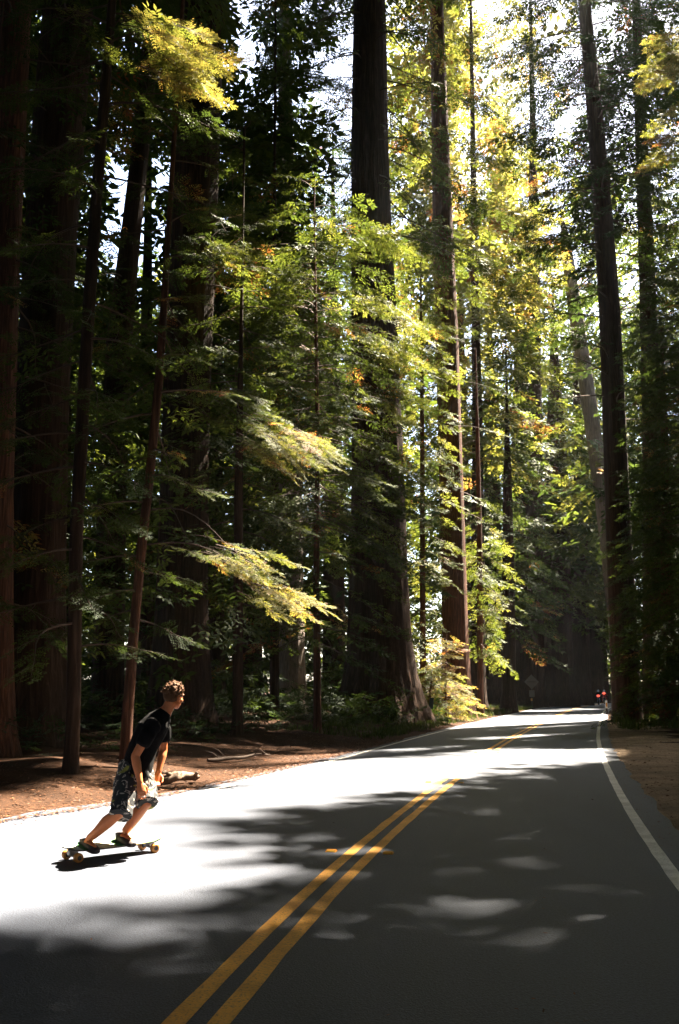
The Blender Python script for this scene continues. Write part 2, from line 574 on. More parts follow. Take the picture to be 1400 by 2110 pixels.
class Foliage:
    def __init__(self, seed):
        self.rng = np.random.default_rng(seed)
        self.rows = []          # x y z az el roll scale lod(0,1,2) tint
        self.wood = []
        self.count = 0

    prot = 0.0

    def add(self, p, az, el, roll, sc, lod, tint):
        self.rows.append((p[0], p[1], p[2], az, el, roll, sc, lod, tint, self.prot))

    def limb(self, start, az, el, L, sag, lod, sub, per_m, tint, bare=0.25, rad=0.02, dead=0.02, flat=1.0, wood=True):
        r = self.rng
        n = 7
        t = np.linspace(0, 1, n)
        d = np.array([math.cos(az) * math.cos(el), math.sin(az) * math.cos(el), math.sin(el)])
        sd = np.array([-math.sin(az), math.cos(az), 0])
        wv = r.normal(0, 0.06)
        P = start + L * (t[:, None] * d + np.stack([0 * t, 0 * t, -sag * t ** 1.8], 1) + (np.sin(t * 4) * wv)[:, None] * sd)
        if wood and P[0][1] < 60:
            self.wood.append((*tube(P, np.maximum(np.linspace(rad, rad * 0.18, n), 0.004), 3), len(self.rows)))
        k = max(2, int(L * (1 - bare) * per_m * (1.7 if start[1] < 60 else 1.4) + r.random()))
        lt = tint + r.normal(0, 0.06)
        if r.random() < dead:
            lt = 0.95
        for i in range(k):
            tt = bare + (1 - bare) * (i + r.uniform(0.2, 0.9)) / k
            tt = min(tt, 0.99)
            j = min(int(tt * (n - 1)), n - 2)
            f = tt * (n - 1) - j
            p = P[j] * (1 - f) + P[j + 1] * f
            a = az + (1 if i % 2 else -1) * r.uniform(0.5, 1.2) * (1.15 - 0.8 * tt)
            s = sub * r.uniform(0.65, 1.15) * (1.1 - 0.45 * tt)
            e = el * 0.4 - sag * 0.8 * tt + r.normal(-0.16, 0.16)
            tb = lt + r.normal(0, 0.05)
            if r.random() < dead * 0.6:
                tb = 0.97
            self.add(p, a, e, r.normal(0, 0.3) * flat, s, lod, tb)
        self.add(P[-1], az + r.normal(0, 0.2), el * 0.4 - sag, r.normal(0, 0.25), sub * 0.8, lod, lt)
        if wood and P[0][1] < 60:
            self.wood[-1] = (*self.wood[-1], len(self.rows))

    def build(self, name, parent, leaf=None, bark=None, filt=True, kind='stuff', force=None, coarse=False):
        if not self.rows:
            return None
        A = np.array(self.rows)
        P = A[:, :3]
        if filt:
            off_ = (0.5 * A[:, 6] * np.where(in_frame(P, 160), 1.0, 1.25))[:, None]
            X = np.stack([np.cos(A[:, 3]) * np.cos(A[:, 4]), np.sin(A[:, 3]) * np.cos(A[:, 4]), np.sin(A[:, 4])], 1)
            kp = keep_sun(P + X * off_, off_[:, 0] * 2, self.rng) | (A[:, 9] > 0.5)
            self.wood = [q for q in self.wood if len(q) < 4 or kp[q[2]:q[3]].mean() > 0.45]
            A = A[kp]
            P = A[:, :3]
        lod = A[:, 7].astype(int)
        vis = in_frame(P, 160)
        lod = np.where(vis, np.where((P[:, 1] < 27) & (A[:, 6] < 0.8), 0, np.where(P[:, 1] < np.where(A[:, 6] < 1.35, 64, 53), 1, 2)), 3)
        if coarse:
            lod = np.where(vis, 2, 3)
        if force is not None:
            lod[:] = force
        var = self.rng.integers(0, 4, len(A))
        ca, sa, ce, se = np.cos(A[:, 3]), np.sin(A[:, 3]), np.cos(A[:, 4]), np.sin(A[:, 4])
        X = np.stack([ca * ce, sa * ce, se], 1)
        Y0 = np.stack([-sa, ca, 0 * sa], 1)
        Z0 = np.cross(X, Y0)
        cr, sr = np.cos(A[:, 5])[:, None], np.sin(A[:, 5])[:, None]
        Yv = Y0 * cr + Z0 * sr
        Zv = -Y0 * sr + Z0 * cr
        R = np.stack([X, Yv, Zv], 2)            # columns
        Vs, Qs, Ms, Ts = [], [], [], []
        base = 0
        for li, key in enumerate('ABDC'):
            for v in range(4):
                sel = np.where((lod == li) & (var == v))[0]
                if not len(sel):
                    continue
                tv, tq, tm, tt = TEMPL[key][v]
                sc_ = A[sel, 6] * (1.25 if key == 'C' else 1.0)
                W = np.einsum('nij,vj->nvi', R[sel] * sc_[:, None, None], tv) + P[sel][:, None, :]
                nv = len(tv)
                Vs.append(W.reshape(-1, 3))
                Qs.append((tq[None] + (base + np.arange(len(sel)) * nv)[:, None, None]).reshape(-1, 4))
                Ms.append(np.tile(tm, len(sel)))
                Ts.append((A[sel, 8][:, None] + tt[None]).ravel())
                base += nv * len(sel)
        for v, q, *_ in self.wood:
            if not in_frame(v, 200).any():
                continue
            Vs.append(v); Qs.append(q + base); Ms.append(np.ones(len(q))); Ts.append(np.zeros(len(v)))
            base += len(v)
        me = mesh_from(name, np.concatenate(Vs) - np.array(parent.location if parent else (0, 0, 0)), np.concatenate(Qs),
                       [leaf or LEAF, bark or TWIG], np.concatenate(Ms), np.clip(np.concatenate(Ts), 0, 1))
        global NQ
        NQ += sum(len(q) for q in Qs)
        return link(name, me, parent, kind=kind)


NQ = 0


# ------------------------------------------------------------------ trunks
def trunk_mesh(name, P, R, seg, mat, origin, seed, flute=0.06, flare=1.0):
    rng = np.random.default_rng(seed)
    P = np.asarray(P, float)
    R = np.asarray(R, float)
    zz = P[:, 2]
    step = max(0.35, R[0] * 0.5)
    zs = [zz[0]]
    while zs[-1] < zz[-1] - step:
        h = zs[-1] - zz[0]
        zs.append(zs[-1] + (step * 0.4 if h < 3 * R[0] + 1 else step if h < 45 else 4))
    zs.append(zz[-1])
    zs = np.array(zs)
    px, py, pr = np.interp(zs, zz, P[:, 0]), np.interp(zs, zz, P[:, 1]), np.interp(zs, zz, R)
    pr = pr * (1 + 0.45 * flare * np.exp(-(zs - zs[0]) / (1.1 * R[0] + 0.15)))
    th = np.arange(seg) * 2 * math.pi / seg
    mod = np.zeros((len(zs), seg))
    for k, amp in ((3, 0.5), (5, 0.6), (8, 0.6), (13, 0.7), (21, 0.6)):
        if k * 2 > seg:
            continue
        ph = rng.uniform(0, 6.28) + np.cumsum(rng.normal(0, 0.10, len(zs))) * (1 if k > 6 else 0.4)
        mod += amp * np.sin(k * th[None] + ph[:, None]) * (0.8 + 0.4 * rng.random())
    low = np.exp(-(zs - zs[0]) / (2.5 * R[0] + 0.2))
    mod = mod * (flute * 0.5) * (1 + 1.4 * flare * low)[:, None] + rng.normal(0, flute * 0.12, mod.shape)
    rr = pr[:, None] * (1 + mod)
    V = np.stack([px[:, None] + rr * np.cos(th), py[:, None] + rr * np.sin(th), np.repeat(zs[:, None], seg, 1)], 2).reshape(-1, 3) - origin
    n = len(zs)
    i, k = np.meshgrid(np.arange(n - 1), np.arange(seg), indexing='ij')
    i, k = i.ravel(), k.ravel()
    Q = np.stack([i * seg + k, i * seg + (k + 1) % seg, (i + 1) * seg + (k + 1) % seg, (i + 1) * seg + k], 1)
    return mesh_from(name, V, Q, [mat], smooth=True)


TRUNKS = []      # (x, y) and height of every tall tree, to hang the unseen shade canopy on


def tree(name, label, pts, Y, top, cat='tree', seed=0, mat=None, crown=(), seg=None, group=None, flute=0.06, taper_top=0.25, extra=None, leaf=None, flare=1.0, high=True):
    """pts: (px, py, width px) from the base up, on the plane of depth Y; the trunk then runs on to the height top."""
    W = [(*at(a, b, Y), c * mpp(b, Y) / 2) for a, b, c in pts]
    x0, z0 = W[0][0], float(ground_z(np.array(W[0][0]), np.array(Y * 1.0)))
    P = [(x0, Y, z0 - 0.15)]
    R = [W[0][3]]
    for a in W:
        if a[2] > z0 + 0.6:
            P.append((a[0], a[1], a[2])); R.append(a[3])
    P = np.array(P); R = np.array(R)
    if top > P[-1][2] + 1:
        sl = (P[-1, 0] - P[0, 0]) / (P[-1, 2] - P[0, 2])
        P = np.vstack([P, [P[-1, 0] + sl * 0.6 * (top - P[-1, 2]), Y, top]])
        R = np.append(R, max(0.04, R[-1] * taper_top))
    root = empty(name, (x0, Y, z0), label, cat, group)
    o = np.array([x0, Y, z0])
    seg = seg or (64 if R[0] > 1 else 36 if R[0] > 0.4 else 18 if R[0] > 0.15 else 10)
    link('trunk', trunk_mesh('trunk', P, R, seg, mat or BARK, o, seed, flute, flare), root)
    F = Foliage(seed + 100)
    r = F.rng

    def on(z):
        return np.array([np.interp(z, P[:, 2], P[:, 0]), Y, z]), np.interp(z, P[:, 2], R)

    for c in crown:
        c = dict(dict(n=40, L=(2.5, 1.0), el=(-5, 20), sag=0.25, lod=0, sub=0.9, per=3.2, tint=0.4, bare=0.25, dead=0.02, az=None, p=1.0, rad=0.025), **c)
        z0c, z1c = c['z']
        for i in range(c['n']):
            f = ((i + r.random()) / c['n']) ** c['p']
            z = z0c + (z1c - z0c) * f
            b, rad = on(min(z, P[-1, 2]))
            az = r.uniform(*c['az']) if c['az'] else i * 2.4 + r.normal(0, 0.4)
            L = (c['L'][0] * (1 - f) + c['L'][1] * f) * r.uniform(0.65, 1.2)
            el = math.radians(c['el'][0] * (1 - f) + c['el'][1] * f + r.normal(0, 7))
            F.limb(b + np.array([math.cos(az), math.sin(az), 0]) * rad * 0.7, az, el, L, c['sag'], c['lod'], c['sub'], c['per'], c['tint'], c['bare'], c['rad'] * (0.6 + 0.4 * L / c['L'][0]), c['dead'])
    if extra:
        extra(F, on)
    F.build('crown', root, leaf, mat if mat is BARK_GREY else None)
    if high and top > 30:
        TRUNKS.append((P[-1, 0], Y, top))
    return root


D2R = math.radians


def spray_at(px, py, Y, n, sx, sz, az, L, lod=0, tint=0.55, el=-12, sy=0.5, sag=0.25, sub=0.8, per=4.0):
    """an outreaching branch ending round that point"""
    def f(F, on):
        r = F.rng
        c = at(px, py, Y)
        F.prot = 1.0
        for i in range(n):
            e = c + np.array([r.normal(0, sx), r.normal(0, sy), r.normal(0, sz)])
            a = D2R(az) + r.normal(0, 0.22)
            st = e - np.array([math.cos(a), math.sin(a), -0.1]) * L * 0.7
            F.limb(st, a, D2R(el) + r.normal(0, 0.08), L, sag, lod, sub, per, tint, 0.2, 0.012, 0.03)
        F.prot = 0.0
        # the branch that carries it, back to the trunk
        b, rad = on(c[2] + 0.8)
        m = c - np.array([math.cos(D2R(az)), math.sin(D2R(az)), -0.15]) * L * 0.5
        t = np.linspace(0, 1, 8)
        F.wood.append(tube(b + (m - b) * t[:, None] + np.stack([0 * t, 0 * t, 0.35 * np.sin(t * 3.14)], 1), np.linspace(0.018, 0.007, 8), 5))
    return f


def many(*fs):
    def f(F, on):
        for g in fs:
            g(F, on)
    return f

# ------------------------------------------------------------------ trees
tree('redwood_tree', 'huge furrowed redwood beside the road, the widest trunk, in the middle of the picture',
     [(785, 1497, 122), (783, 1440, 124), (781, 1300, 118), (779, 1100, 110), (777, 900, 100), (772, 700, 92), (766, 500, 82), (762, 300, 74), (762, 60, 66)], 44, 70, seed=1, flare=1.5,
     crown=[dict(z=(24, 40), n=44, L=(6, 6), el=(-22, -14), sag=0.35, lod=1, sub=1.3, per=2.2, tint=0.42, bare=0.3, rad=0.05),
            dict(z=(40, 68), n=46, L=(6.5, 2.5), el=(-12, 15), lod=2, sub=2.0, per=1.4, tint=0.4)], flute=0.05)
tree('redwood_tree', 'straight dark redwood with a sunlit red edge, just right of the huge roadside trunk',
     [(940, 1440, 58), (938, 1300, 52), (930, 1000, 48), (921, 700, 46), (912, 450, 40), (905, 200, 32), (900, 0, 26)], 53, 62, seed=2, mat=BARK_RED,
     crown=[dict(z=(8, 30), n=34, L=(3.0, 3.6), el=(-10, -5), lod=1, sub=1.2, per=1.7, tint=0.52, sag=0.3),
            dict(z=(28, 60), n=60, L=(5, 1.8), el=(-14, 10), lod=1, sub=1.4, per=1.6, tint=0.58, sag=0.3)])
tree('redwood_tree', 'big dark redwood on the left, behind the thin leaning sapling',
     [(372, 1450, 118), (376, 1200, 104), (383, 900, 97), (393, 650, 94), (402, 450, 92), (410, 200, 92), (418, 30, 92)], 28, 66, seed=3,
     crown=[dict(z=(9, 19), n=34, L=(2.2, 2.6), el=(-10, -12), lod=0, sub=0.9, per=2.4, tint=0.36, sag=0.3, dead=0.05),
            dict(z=(28, 64), n=40, L=(6, 2), el=(-10, 10), lod=2, sub=2, per=1.4)])
tree('redwood_tree', 'wide dark redwood trunk near the left edge of the picture',
     [(70, 1520, 130), (76, 1200, 112), (88, 800, 106), (103, 500, 104), (125, 200, 104), (140, 20, 100)], 21, 60, seed=4,
     crown=[dict(z=(6, 21), n=44, L=(2.0, 2.6), el=(-8, -12), lod=0, sub=0.9, per=2.2, tint=0.25, sag=0.3),
            dict(z=(20, 58), n=50, L=(6, 2), el=(-10, 10), lod=2, sub=2, per=1.4)])
tree('redwood_tree', 'redwood cut by the left picture edge, its bark showing patches of red',
     [(-22, 1560, 95), (-14, 1000, 80), (2, 600, 70), (14, 400, 64), (34, 0, 60)], 18, 52, seed=5, mat=BARK_RED,
     crown=[dict(z=(3, 17), n=40, L=(1.8, 2.6), el=(-8, -12), lod=0, sub=0.9, per=2.4, tint=0.25, sag=0.3)])
tree('slender_tree', 'slender straight trunk third from the left edge, hung with dark sprays',
     [(152, 1480, 30), (158, 1100, 28), (174, 800, 27), (186, 600, 26), (200, 400, 24), (216, 200, 22), (232, 0, 18)], 16, 24, seed=6,
     crown=[dict(z=(2.0, 18), n=60, L=(1.5, 2.4), el=(-5, -10), lod=0, sub=0.8, per=2.6, tint=0.3, sag=0.3, dead=0.04)],
     extra=many(spray_at(385, 115, 15, 16, 0.34, 0.20, -25, 1.1, tint=0.8, el=-24, sub=0.6, per=6), spray_at(330, 70, 15, 4, 0.3, 0.2, -10, 1.0, tint=0.7, el=-18, per=6)))  # pale tint lightens these needles to look sunlit
tree('redwood_tree', 'medium dark trunk standing against the bright gap of sky at left',
     [(222, 1450, 64), (232, 1000, 56), (246, 700, 50), (268, 500, 40), (285, 350, 36), (305, 150, 33), (318, 0, 30)], 31, 48, seed=7,
     crown=[dict(z=(5, 17), n=34, L=(2.2, 2.4), el=(-5, -12), lod=0, sub=0.9, per=2.4, tint=0.32, sag=0.3),
            dict(z=(21, 28), n=16, L=(2.0, 2.2), el=(-5, -12), lod=0, sub=0.9, per=2.4, tint=0.45, sag=0.3),
            dict(z=(28, 46), n=30, L=(4, 1.5), el=(-10, 10), lod=2, sub=1.8, per=1.4)])
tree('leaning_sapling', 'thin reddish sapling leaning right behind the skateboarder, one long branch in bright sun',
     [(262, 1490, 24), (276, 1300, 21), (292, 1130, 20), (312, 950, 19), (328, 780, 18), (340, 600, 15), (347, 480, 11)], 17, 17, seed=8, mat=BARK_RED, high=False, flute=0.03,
     crown=[dict(z=(2.5, 7), n=13, L=(1.0, 1.4), el=(0, -8), lod=0, sub=0.7, per=3.2, tint=0.42, sag=0.25, dead=0.08),
            dict(z=(7, 15), n=22, L=(1.6, 0.9), el=(-4, 5), lod=0, sub=0.7, per=3, tint=0.42, sag=0.25, dead=0.05)],
     extra=many(spray_at(525, 1140, 17, 9, 0.36, 0.06, -8, 0.9, tint=0.74, el=-13, sub=0.5, per=6, sy=0.22), spray_at(585, 1212, 17, 9, 0.26, 0.05, -8, 0.8, tint=0.82, el=-15, sub=0.48, per=6, sy=0.2),  # needle colour raised here so the branch reads as sunlit
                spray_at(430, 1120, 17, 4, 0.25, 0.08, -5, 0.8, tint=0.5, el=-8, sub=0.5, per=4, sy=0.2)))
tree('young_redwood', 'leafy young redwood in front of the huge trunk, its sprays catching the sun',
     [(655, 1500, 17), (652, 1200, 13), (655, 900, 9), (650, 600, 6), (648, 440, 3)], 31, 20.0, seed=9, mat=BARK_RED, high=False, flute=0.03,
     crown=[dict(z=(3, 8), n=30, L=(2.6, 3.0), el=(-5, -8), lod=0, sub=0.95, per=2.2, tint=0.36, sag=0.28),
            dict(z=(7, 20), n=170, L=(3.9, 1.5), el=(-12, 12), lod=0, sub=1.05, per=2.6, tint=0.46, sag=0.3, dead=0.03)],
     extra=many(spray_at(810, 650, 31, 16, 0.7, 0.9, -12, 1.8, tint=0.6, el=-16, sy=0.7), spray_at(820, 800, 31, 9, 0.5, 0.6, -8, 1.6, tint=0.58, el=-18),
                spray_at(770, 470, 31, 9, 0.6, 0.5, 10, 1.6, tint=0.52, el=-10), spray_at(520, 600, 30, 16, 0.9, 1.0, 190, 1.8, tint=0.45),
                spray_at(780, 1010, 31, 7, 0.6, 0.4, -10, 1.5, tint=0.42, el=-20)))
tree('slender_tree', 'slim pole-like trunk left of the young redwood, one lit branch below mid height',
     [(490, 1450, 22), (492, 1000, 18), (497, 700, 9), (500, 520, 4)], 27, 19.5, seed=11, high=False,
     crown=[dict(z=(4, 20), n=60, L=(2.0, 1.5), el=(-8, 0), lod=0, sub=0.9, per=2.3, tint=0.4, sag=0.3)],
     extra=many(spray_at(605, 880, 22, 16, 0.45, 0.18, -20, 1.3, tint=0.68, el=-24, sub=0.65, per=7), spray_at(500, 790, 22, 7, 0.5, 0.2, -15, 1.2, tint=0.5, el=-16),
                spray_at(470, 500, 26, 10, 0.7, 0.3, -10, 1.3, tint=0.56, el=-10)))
tree('slender_tree', 'slim dark trunk between the pole-like tree and the young redwood',
     [(566, 1460, 20), (566, 1000, 17), (566, 700, 12), (566, 400, 6)], 38, 34, seed=12, high=False,
     crown=[dict(z=(5, 33), n=80, L=(2.6, 1.5), el=(-8, 0), lod=1, sub=1.1, per=2.0, tint=0.36, sag=0.3)])
tree('fir_tree', 'tall bluish-dark conifer filling the upper middle, left of the huge trunk',
     [(598, 1450, 62), (596, 900, 50), (592, 500, 38), (588, 200, 28), (586, 0, 20)], 50, 58, seed=13, mat=BARK_GREY,
     crown=[dict(z=(12, 30), n=60, L=(4.2, 4.6), el=(-16, -14), lod=1, sub=1.3, per=1.7, tint=0.3, sag=0.3, rad=0.05),
            dict(z=(28, 57), n=130, L=(5.2, 2.6), el=(-14, 5), lod=1, sub=1.5, per=2.2, tint=0.2, sag=0.3, rad=0.05)])
tree('fir_tree', 'tall straight conifer at the right of the road bend, layered with dark branches',
     [(1295, 1490, 56), (1288, 1350, 56), (1276, 1100, 50), (1266, 850, 45), (1258, 650, 42), (1244, 450, 37), (1228, 250, 31), (1208, 40, 25)], 49, 60, seed=14, mat=BARK, flare=0.4,
     crown=[dict(z=(16, 30), n=40, L=(4.6, 5.2), el=(4, -10), lod=1, sub=1.15, per=1.9, tint=0.22, sag=0.22, bare=0.35, rad=0.055),
            dict(z=(28, 58), n=170, L=(5.6, 3.4), el=(-10, 6), lod=1, sub=1.6, per=2.4, tint=0.16, sag=0.22, bare=0.3, rad=0.05)])
tree('fir_tree', 'second dark conifer behind the tall one, close to the right picture edge',
     [(1352, 1480, 52), (1345, 900, 40), (1335, 600, 33), (1325, 350, 27), (1315, 100, 20)], 54, 56, seed=15, mat=BARK,
     crown=[dict(z=(14, 55), n=190, L=(5.4, 3.4), el=(-8, 6), lod=1, sub=1.7, per=2.2, tint=0.18, sag=0.25, rad=0.05)])
tree('young_redwood', 'dense dark green young redwood at the right picture edge above the gravel shoulder',
     [(1450, 1500, 26), (1440, 1100, 17), (1425, 700, 8), (1420, 560, 5)], 36, 22, seed=16, mat=BARK_RED, high=False,
     crown=[dict(z=(1.2, 22), n=260, L=(3.3, 1.4), el=(-8, 8), lod=0, sub=1.05, per=2.1, tint=0.3, sag=0.3)])
tree('young_redwood', 'darker young redwood between the tall conifer and the right picture edge',
     [(1378, 1492, 30), (1374, 1100, 22), (1368, 800, 10)], 45, 20, seed=17, mat=BARK_RED, high=False,
     crown=[dict(z=(2.4, 20), n=160, L=(2.3, 1.2), el=(-8, 8), lod=1, sub=1.2, per=2.0, tint=0.26, sag=0.3)])
tree('redwood_tree', 'redwood just outside the right edge whose golden boughs hang in at the top corner',
     [(1520, 1500, 90), (1515, 900, 76), (1505, 300, 60)], 44.5, 50, seed=18,
     crown=[dict(z=(5, 24), n=50, L=(3.6, 3.6), el=(-6, -10), lod=1, sub=1.2, per=2.0, tint=0.24, sag=0.3, az=(2.2, 4.2))],
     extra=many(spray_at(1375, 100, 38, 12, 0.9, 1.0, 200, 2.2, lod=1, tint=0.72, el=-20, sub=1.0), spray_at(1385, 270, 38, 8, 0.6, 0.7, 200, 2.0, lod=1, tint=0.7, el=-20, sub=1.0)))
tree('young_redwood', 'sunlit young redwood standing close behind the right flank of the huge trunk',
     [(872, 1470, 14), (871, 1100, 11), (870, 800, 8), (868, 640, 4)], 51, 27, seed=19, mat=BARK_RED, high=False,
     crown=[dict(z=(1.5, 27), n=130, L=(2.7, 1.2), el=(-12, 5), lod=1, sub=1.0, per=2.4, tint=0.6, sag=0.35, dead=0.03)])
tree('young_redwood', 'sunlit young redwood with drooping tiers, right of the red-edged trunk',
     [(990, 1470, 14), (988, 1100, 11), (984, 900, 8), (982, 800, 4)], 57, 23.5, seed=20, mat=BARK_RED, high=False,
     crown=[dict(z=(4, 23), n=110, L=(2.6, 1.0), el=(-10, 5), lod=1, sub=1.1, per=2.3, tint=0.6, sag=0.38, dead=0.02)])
tree('redwood_tree', 'tree with a broad golden crown in the bright gap above the road',
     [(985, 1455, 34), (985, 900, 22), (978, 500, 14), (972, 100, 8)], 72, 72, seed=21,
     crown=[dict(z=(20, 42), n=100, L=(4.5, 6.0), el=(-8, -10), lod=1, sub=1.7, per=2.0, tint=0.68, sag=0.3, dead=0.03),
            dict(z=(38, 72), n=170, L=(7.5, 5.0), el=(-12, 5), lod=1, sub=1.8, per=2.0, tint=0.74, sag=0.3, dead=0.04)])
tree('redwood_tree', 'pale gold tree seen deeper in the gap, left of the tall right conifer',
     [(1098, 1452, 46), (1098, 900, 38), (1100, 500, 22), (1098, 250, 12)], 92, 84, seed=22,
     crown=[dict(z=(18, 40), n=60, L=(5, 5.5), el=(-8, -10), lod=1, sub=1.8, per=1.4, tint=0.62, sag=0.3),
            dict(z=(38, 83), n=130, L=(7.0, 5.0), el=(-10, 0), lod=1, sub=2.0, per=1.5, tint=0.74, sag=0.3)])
tree('fir_tree', 'small spire-topped conifer in front of the dark wood beyond the bend',
     [(1048, 1458, 30), (1048, 1200, 26), (1046, 1000, 18), (1045, 830, 5)], 70, 30, seed=23, mat=BARK, high=False,
     crown=[dict(z=(5, 30), n=100, L=(3.4, 0.8), el=(-10, 8), lod=1, sub=1.3, per=1.8, tint=0.28, sag=0.3)])
tree('leaning_fir', 'pale grey trunk leaning left, beside the tall right conifer',
     [(1290, 1460, 36), (1268, 1250, 34), (1246, 1050, 33), (1222, 880, 31), (1204, 760, 30), (1186, 640, 28), (1165, 500, 22)], 78, 44, seed=24, mat=BARK_GREY, high=False,
     crown=[dict(z=(17, 26), n=24, L=(3.0, 3.2), el=(-8, -8), lod=1, sub=1.3, per=1.7, tint=0.62, sag=0.3),
            dict(z=(26, 44), n=26, L=(3.2, 1.8), el=(-8, 5), lod=1, sub=1.4, per=1.6, tint=0.4, sag=0.3)])
tree('fir_sapling', 'bushy sunlit fir sapling beside the road at the foot of the huge redwood',
     [(918, 1497, 8), (918, 1440, 6), (920, 1350, 3)], 49, 4.5, seed=25, mat=BARK_RED, high=False, flute=0.02,
     crown=[dict(z=(0.2, 4.3), n=95, L=(1.8, 0.5), el=(-2, 15), lod=1, sub=0.6, per=4.0, tint=0.86, sag=0.2, dead=0.02)])  # needles tinted pale to stand in for bright sun
tree('fir_sapling', 'smaller sunlit sapling squeezed between the huge redwood and the bushy sapling',
     [(880, 1497, 7), (888, 1420, 5), (890, 1380, 2)], 48.5, 3.2, seed=26, mat=BARK_RED, high=False, flute=0.02,
     crown=[dict(z=(0.2, 3.2), n=50, L=(1.2, 0.4), el=(-2, 15), lod=1, sub=0.55, per=4.0, tint=0.6, sag=0.2, dead=0.03)])
FAR = [(1226, 128, 52, 'trunk added to darken the bright wood behind the far motorcyclists'), (1080, 92, 62, 'wide dark trunk behind the road sign'), (1150, 96, 62, 'wide dark trunk straight ahead where the road bends away'),  # first trunk is added to darken the bright wood there
       (1196, 104, 40, 'thinner dark trunk just left of the far motorcyclists'), (1016, 88, 40, 'dark trunk left of the spire-topped conifer'),
       (955, 82, 38, 'dim trunk in the shade behind the red-edged redwood'), (690, 62, 48, 'dim trunk close to the left flank of the huge redwood'),
       (520, 60, 46, 'dim trunk in the deep shade between the two left redwoods'), (445, 52, 40, 'dim trunk close to the right side of the big left redwood'),
       (300, 50, 42, 'dim trunk in the shade left of the big left redwood'), (130, 44, 46, 'dim trunk between the wide left redwood and the slender one')]
for i, (px, Y, wpx, lab) in enumerate(FAR):
    rr = np.random.default_rng(500 + i)
    right = px > 900
    tree('redwood_tree', lab, [(px, 1455 + 300 / Y, wpx), (px - 2, 1000, wpx * 0.8)], Y, rr.uniform(44, 52) if right else rr.uniform(40, 46), seed=40 + i, taper_top=0.06, group='trees of the dark wood',
         crown=[dict(z=(7 if not right else 9, 34), n=95, L=(4.2, 3.0), el=(-10, 0), lod=1 if Y < 90 else 1, sub=1.7, per=1.3, tint=0.36 if not right else 0.45, sag=0.3)], high=not right)

# the wood behind and unseen foliage added to cut sky light, one mass
rng = np.random.default_rng(77)
F = Foliage(78)
def wood(n, x0, x1, y0, y1, z0, z1, sc, tint, p=1.0):
    x, y = rng.uniform(x0, x1, n), rng.uniform(y0, y1, n)
    z = z0 + (z1 - z0) * rng.random(n) ** p
    ok = ~((abs(offset(x, y)) < 7.5) & (y < 135) & (z < 14))
    R_ = np.stack([x, y, z, rng.uniform(0, 6.28, n), rng.normal(-0.25, 0.25, n), rng.normal(0, 0.5, n), sc * rng.uniform(0.7, 1.3, n), 1 + 0 * x, tint + rng.normal(0, 0.12, n), 0 * x], 1)
    F.rows.extend(map(tuple, R_[ok]))
wood(2700, -60, 4, 54, 80, 0, 30, 2.4, 0.34, 0.9)
wood(2300, -75, 10, 80, 112, 4, 46, 3.2, 0.42, 0.9)
wood(2200, 5, 75, 108, 160, 0, 36, 3.4, 0.36)
wood(1500, 20, 45, 60, 105, 0.3, 22, 2.4, 0.3)
wood(2600, -46, -2, 37, 53, 13, 44, 2.0, 0.3)
wood(2000, 30, 85, 100, 165, 12, 60, 3.4, 0.34)
wood(1300, 27, 62, 70, 104, 14, 52, 2.8, 0.3)
wood(700, 30, 56, 138, 175, 0, 16, 2.6, 0.25)
wood(1500, -46, -2, 37, 53, 20, 46, 2.0, 0.25)
wood(1000, -60, 4, 60, 78, 0, 9, 2.2, 0.25)
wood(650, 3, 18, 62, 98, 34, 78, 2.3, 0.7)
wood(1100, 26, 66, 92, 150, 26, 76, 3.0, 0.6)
wood(1100, -60, -14, -25, 30, 2, 48, 4.5, 0.3)  # unseen wood round the camera; also holds back sky light
wood(1100, -45, 45, -45, -14, 1, 48, 4.5, 0.3)
wood(700, 14, 50, -20, 8, 1, 45, 4.5, 0.3)
wood(1100, 33, 62, -10, 62, 0, 32, 4.2, 0.3)  # unseen fill, added to close low gaps to the sky
wood(700, -45, 45, -50, -18, 0, 16, 4.5, 0.3)
wood(900, -16, 14, -16, 9, 24, 52, 2.6, 0.3)  # unseen foliage overhead, added to dim the near road
roof = len(F.rows)
wood(3000, -28, 24, 5, 40, 30, 62, 2.6, 0.3)  # unseen foliage layer above the frame, added to cut sky light
F.rows[roof:] = [q for q in F.rows[roof:] if not in_frame(np.array([q[:3]]), 100 + 6000 / max(4, q[1]))[0]]
F.build('background_and_shade_wood', None, kind='stuff', coarse=True)
tag(bpy.data.objects['background_and_shade_wood'], 'dark foliage far behind the roadside trees, with unseen foliage round and above added to cut sky light')

F = Foliage(80)
def shrubs(n, x0, x1, y0, y1, zmax, sc, tint, near=4.0):
    k = 0
    while k < n:
        x, y = rng.uniform(x0, x1), rng.uniform(y0, y1)
        o = float(offset(np.array(x), np.array(y)))
        le = float(left_edge(y))
        if le - 2.3 - near * (y < 33) < o < RIGHT_EDGE + 4.2:
            continue
        k += 1
        z = float(ground_z(np.array(x), np.array(y)))
        hh = zmax * rng.uniform(0.3, 1.0) * min(1, 0.25 + 0.12 * (abs(o) - 5))
        a0 = rng.uniform(0, 6.28)
        for j in range(3):
            a = a0 + j * 2.1
            F.add((x + 0.1 * math.cos(a), y + 0.1 * math.sin(a), z + hh * rng.uniform(0.1, 0.9)), a, rng.uniform(-0.1, 0.6), rng.normal(0, 0.4), sc * rng.uniform(0.6, 1.2), 1, tint + rng.normal(0, 0.1))
shrubs(420, -26, 3, 24, 42, 1.6, 0.75, 0.12)
shrubs(500, -40, 8, 38, 62, 2.6, 1.2, 0.2)
shrubs(240, 12, 34, 26, 70, 1.5, 0.9, 0.28)
shrubs(330, -18, -2, 14, 31, 1.5, 0.6, 0.0, 0.8)  # near-black leaves added to stand in for shade on the floor
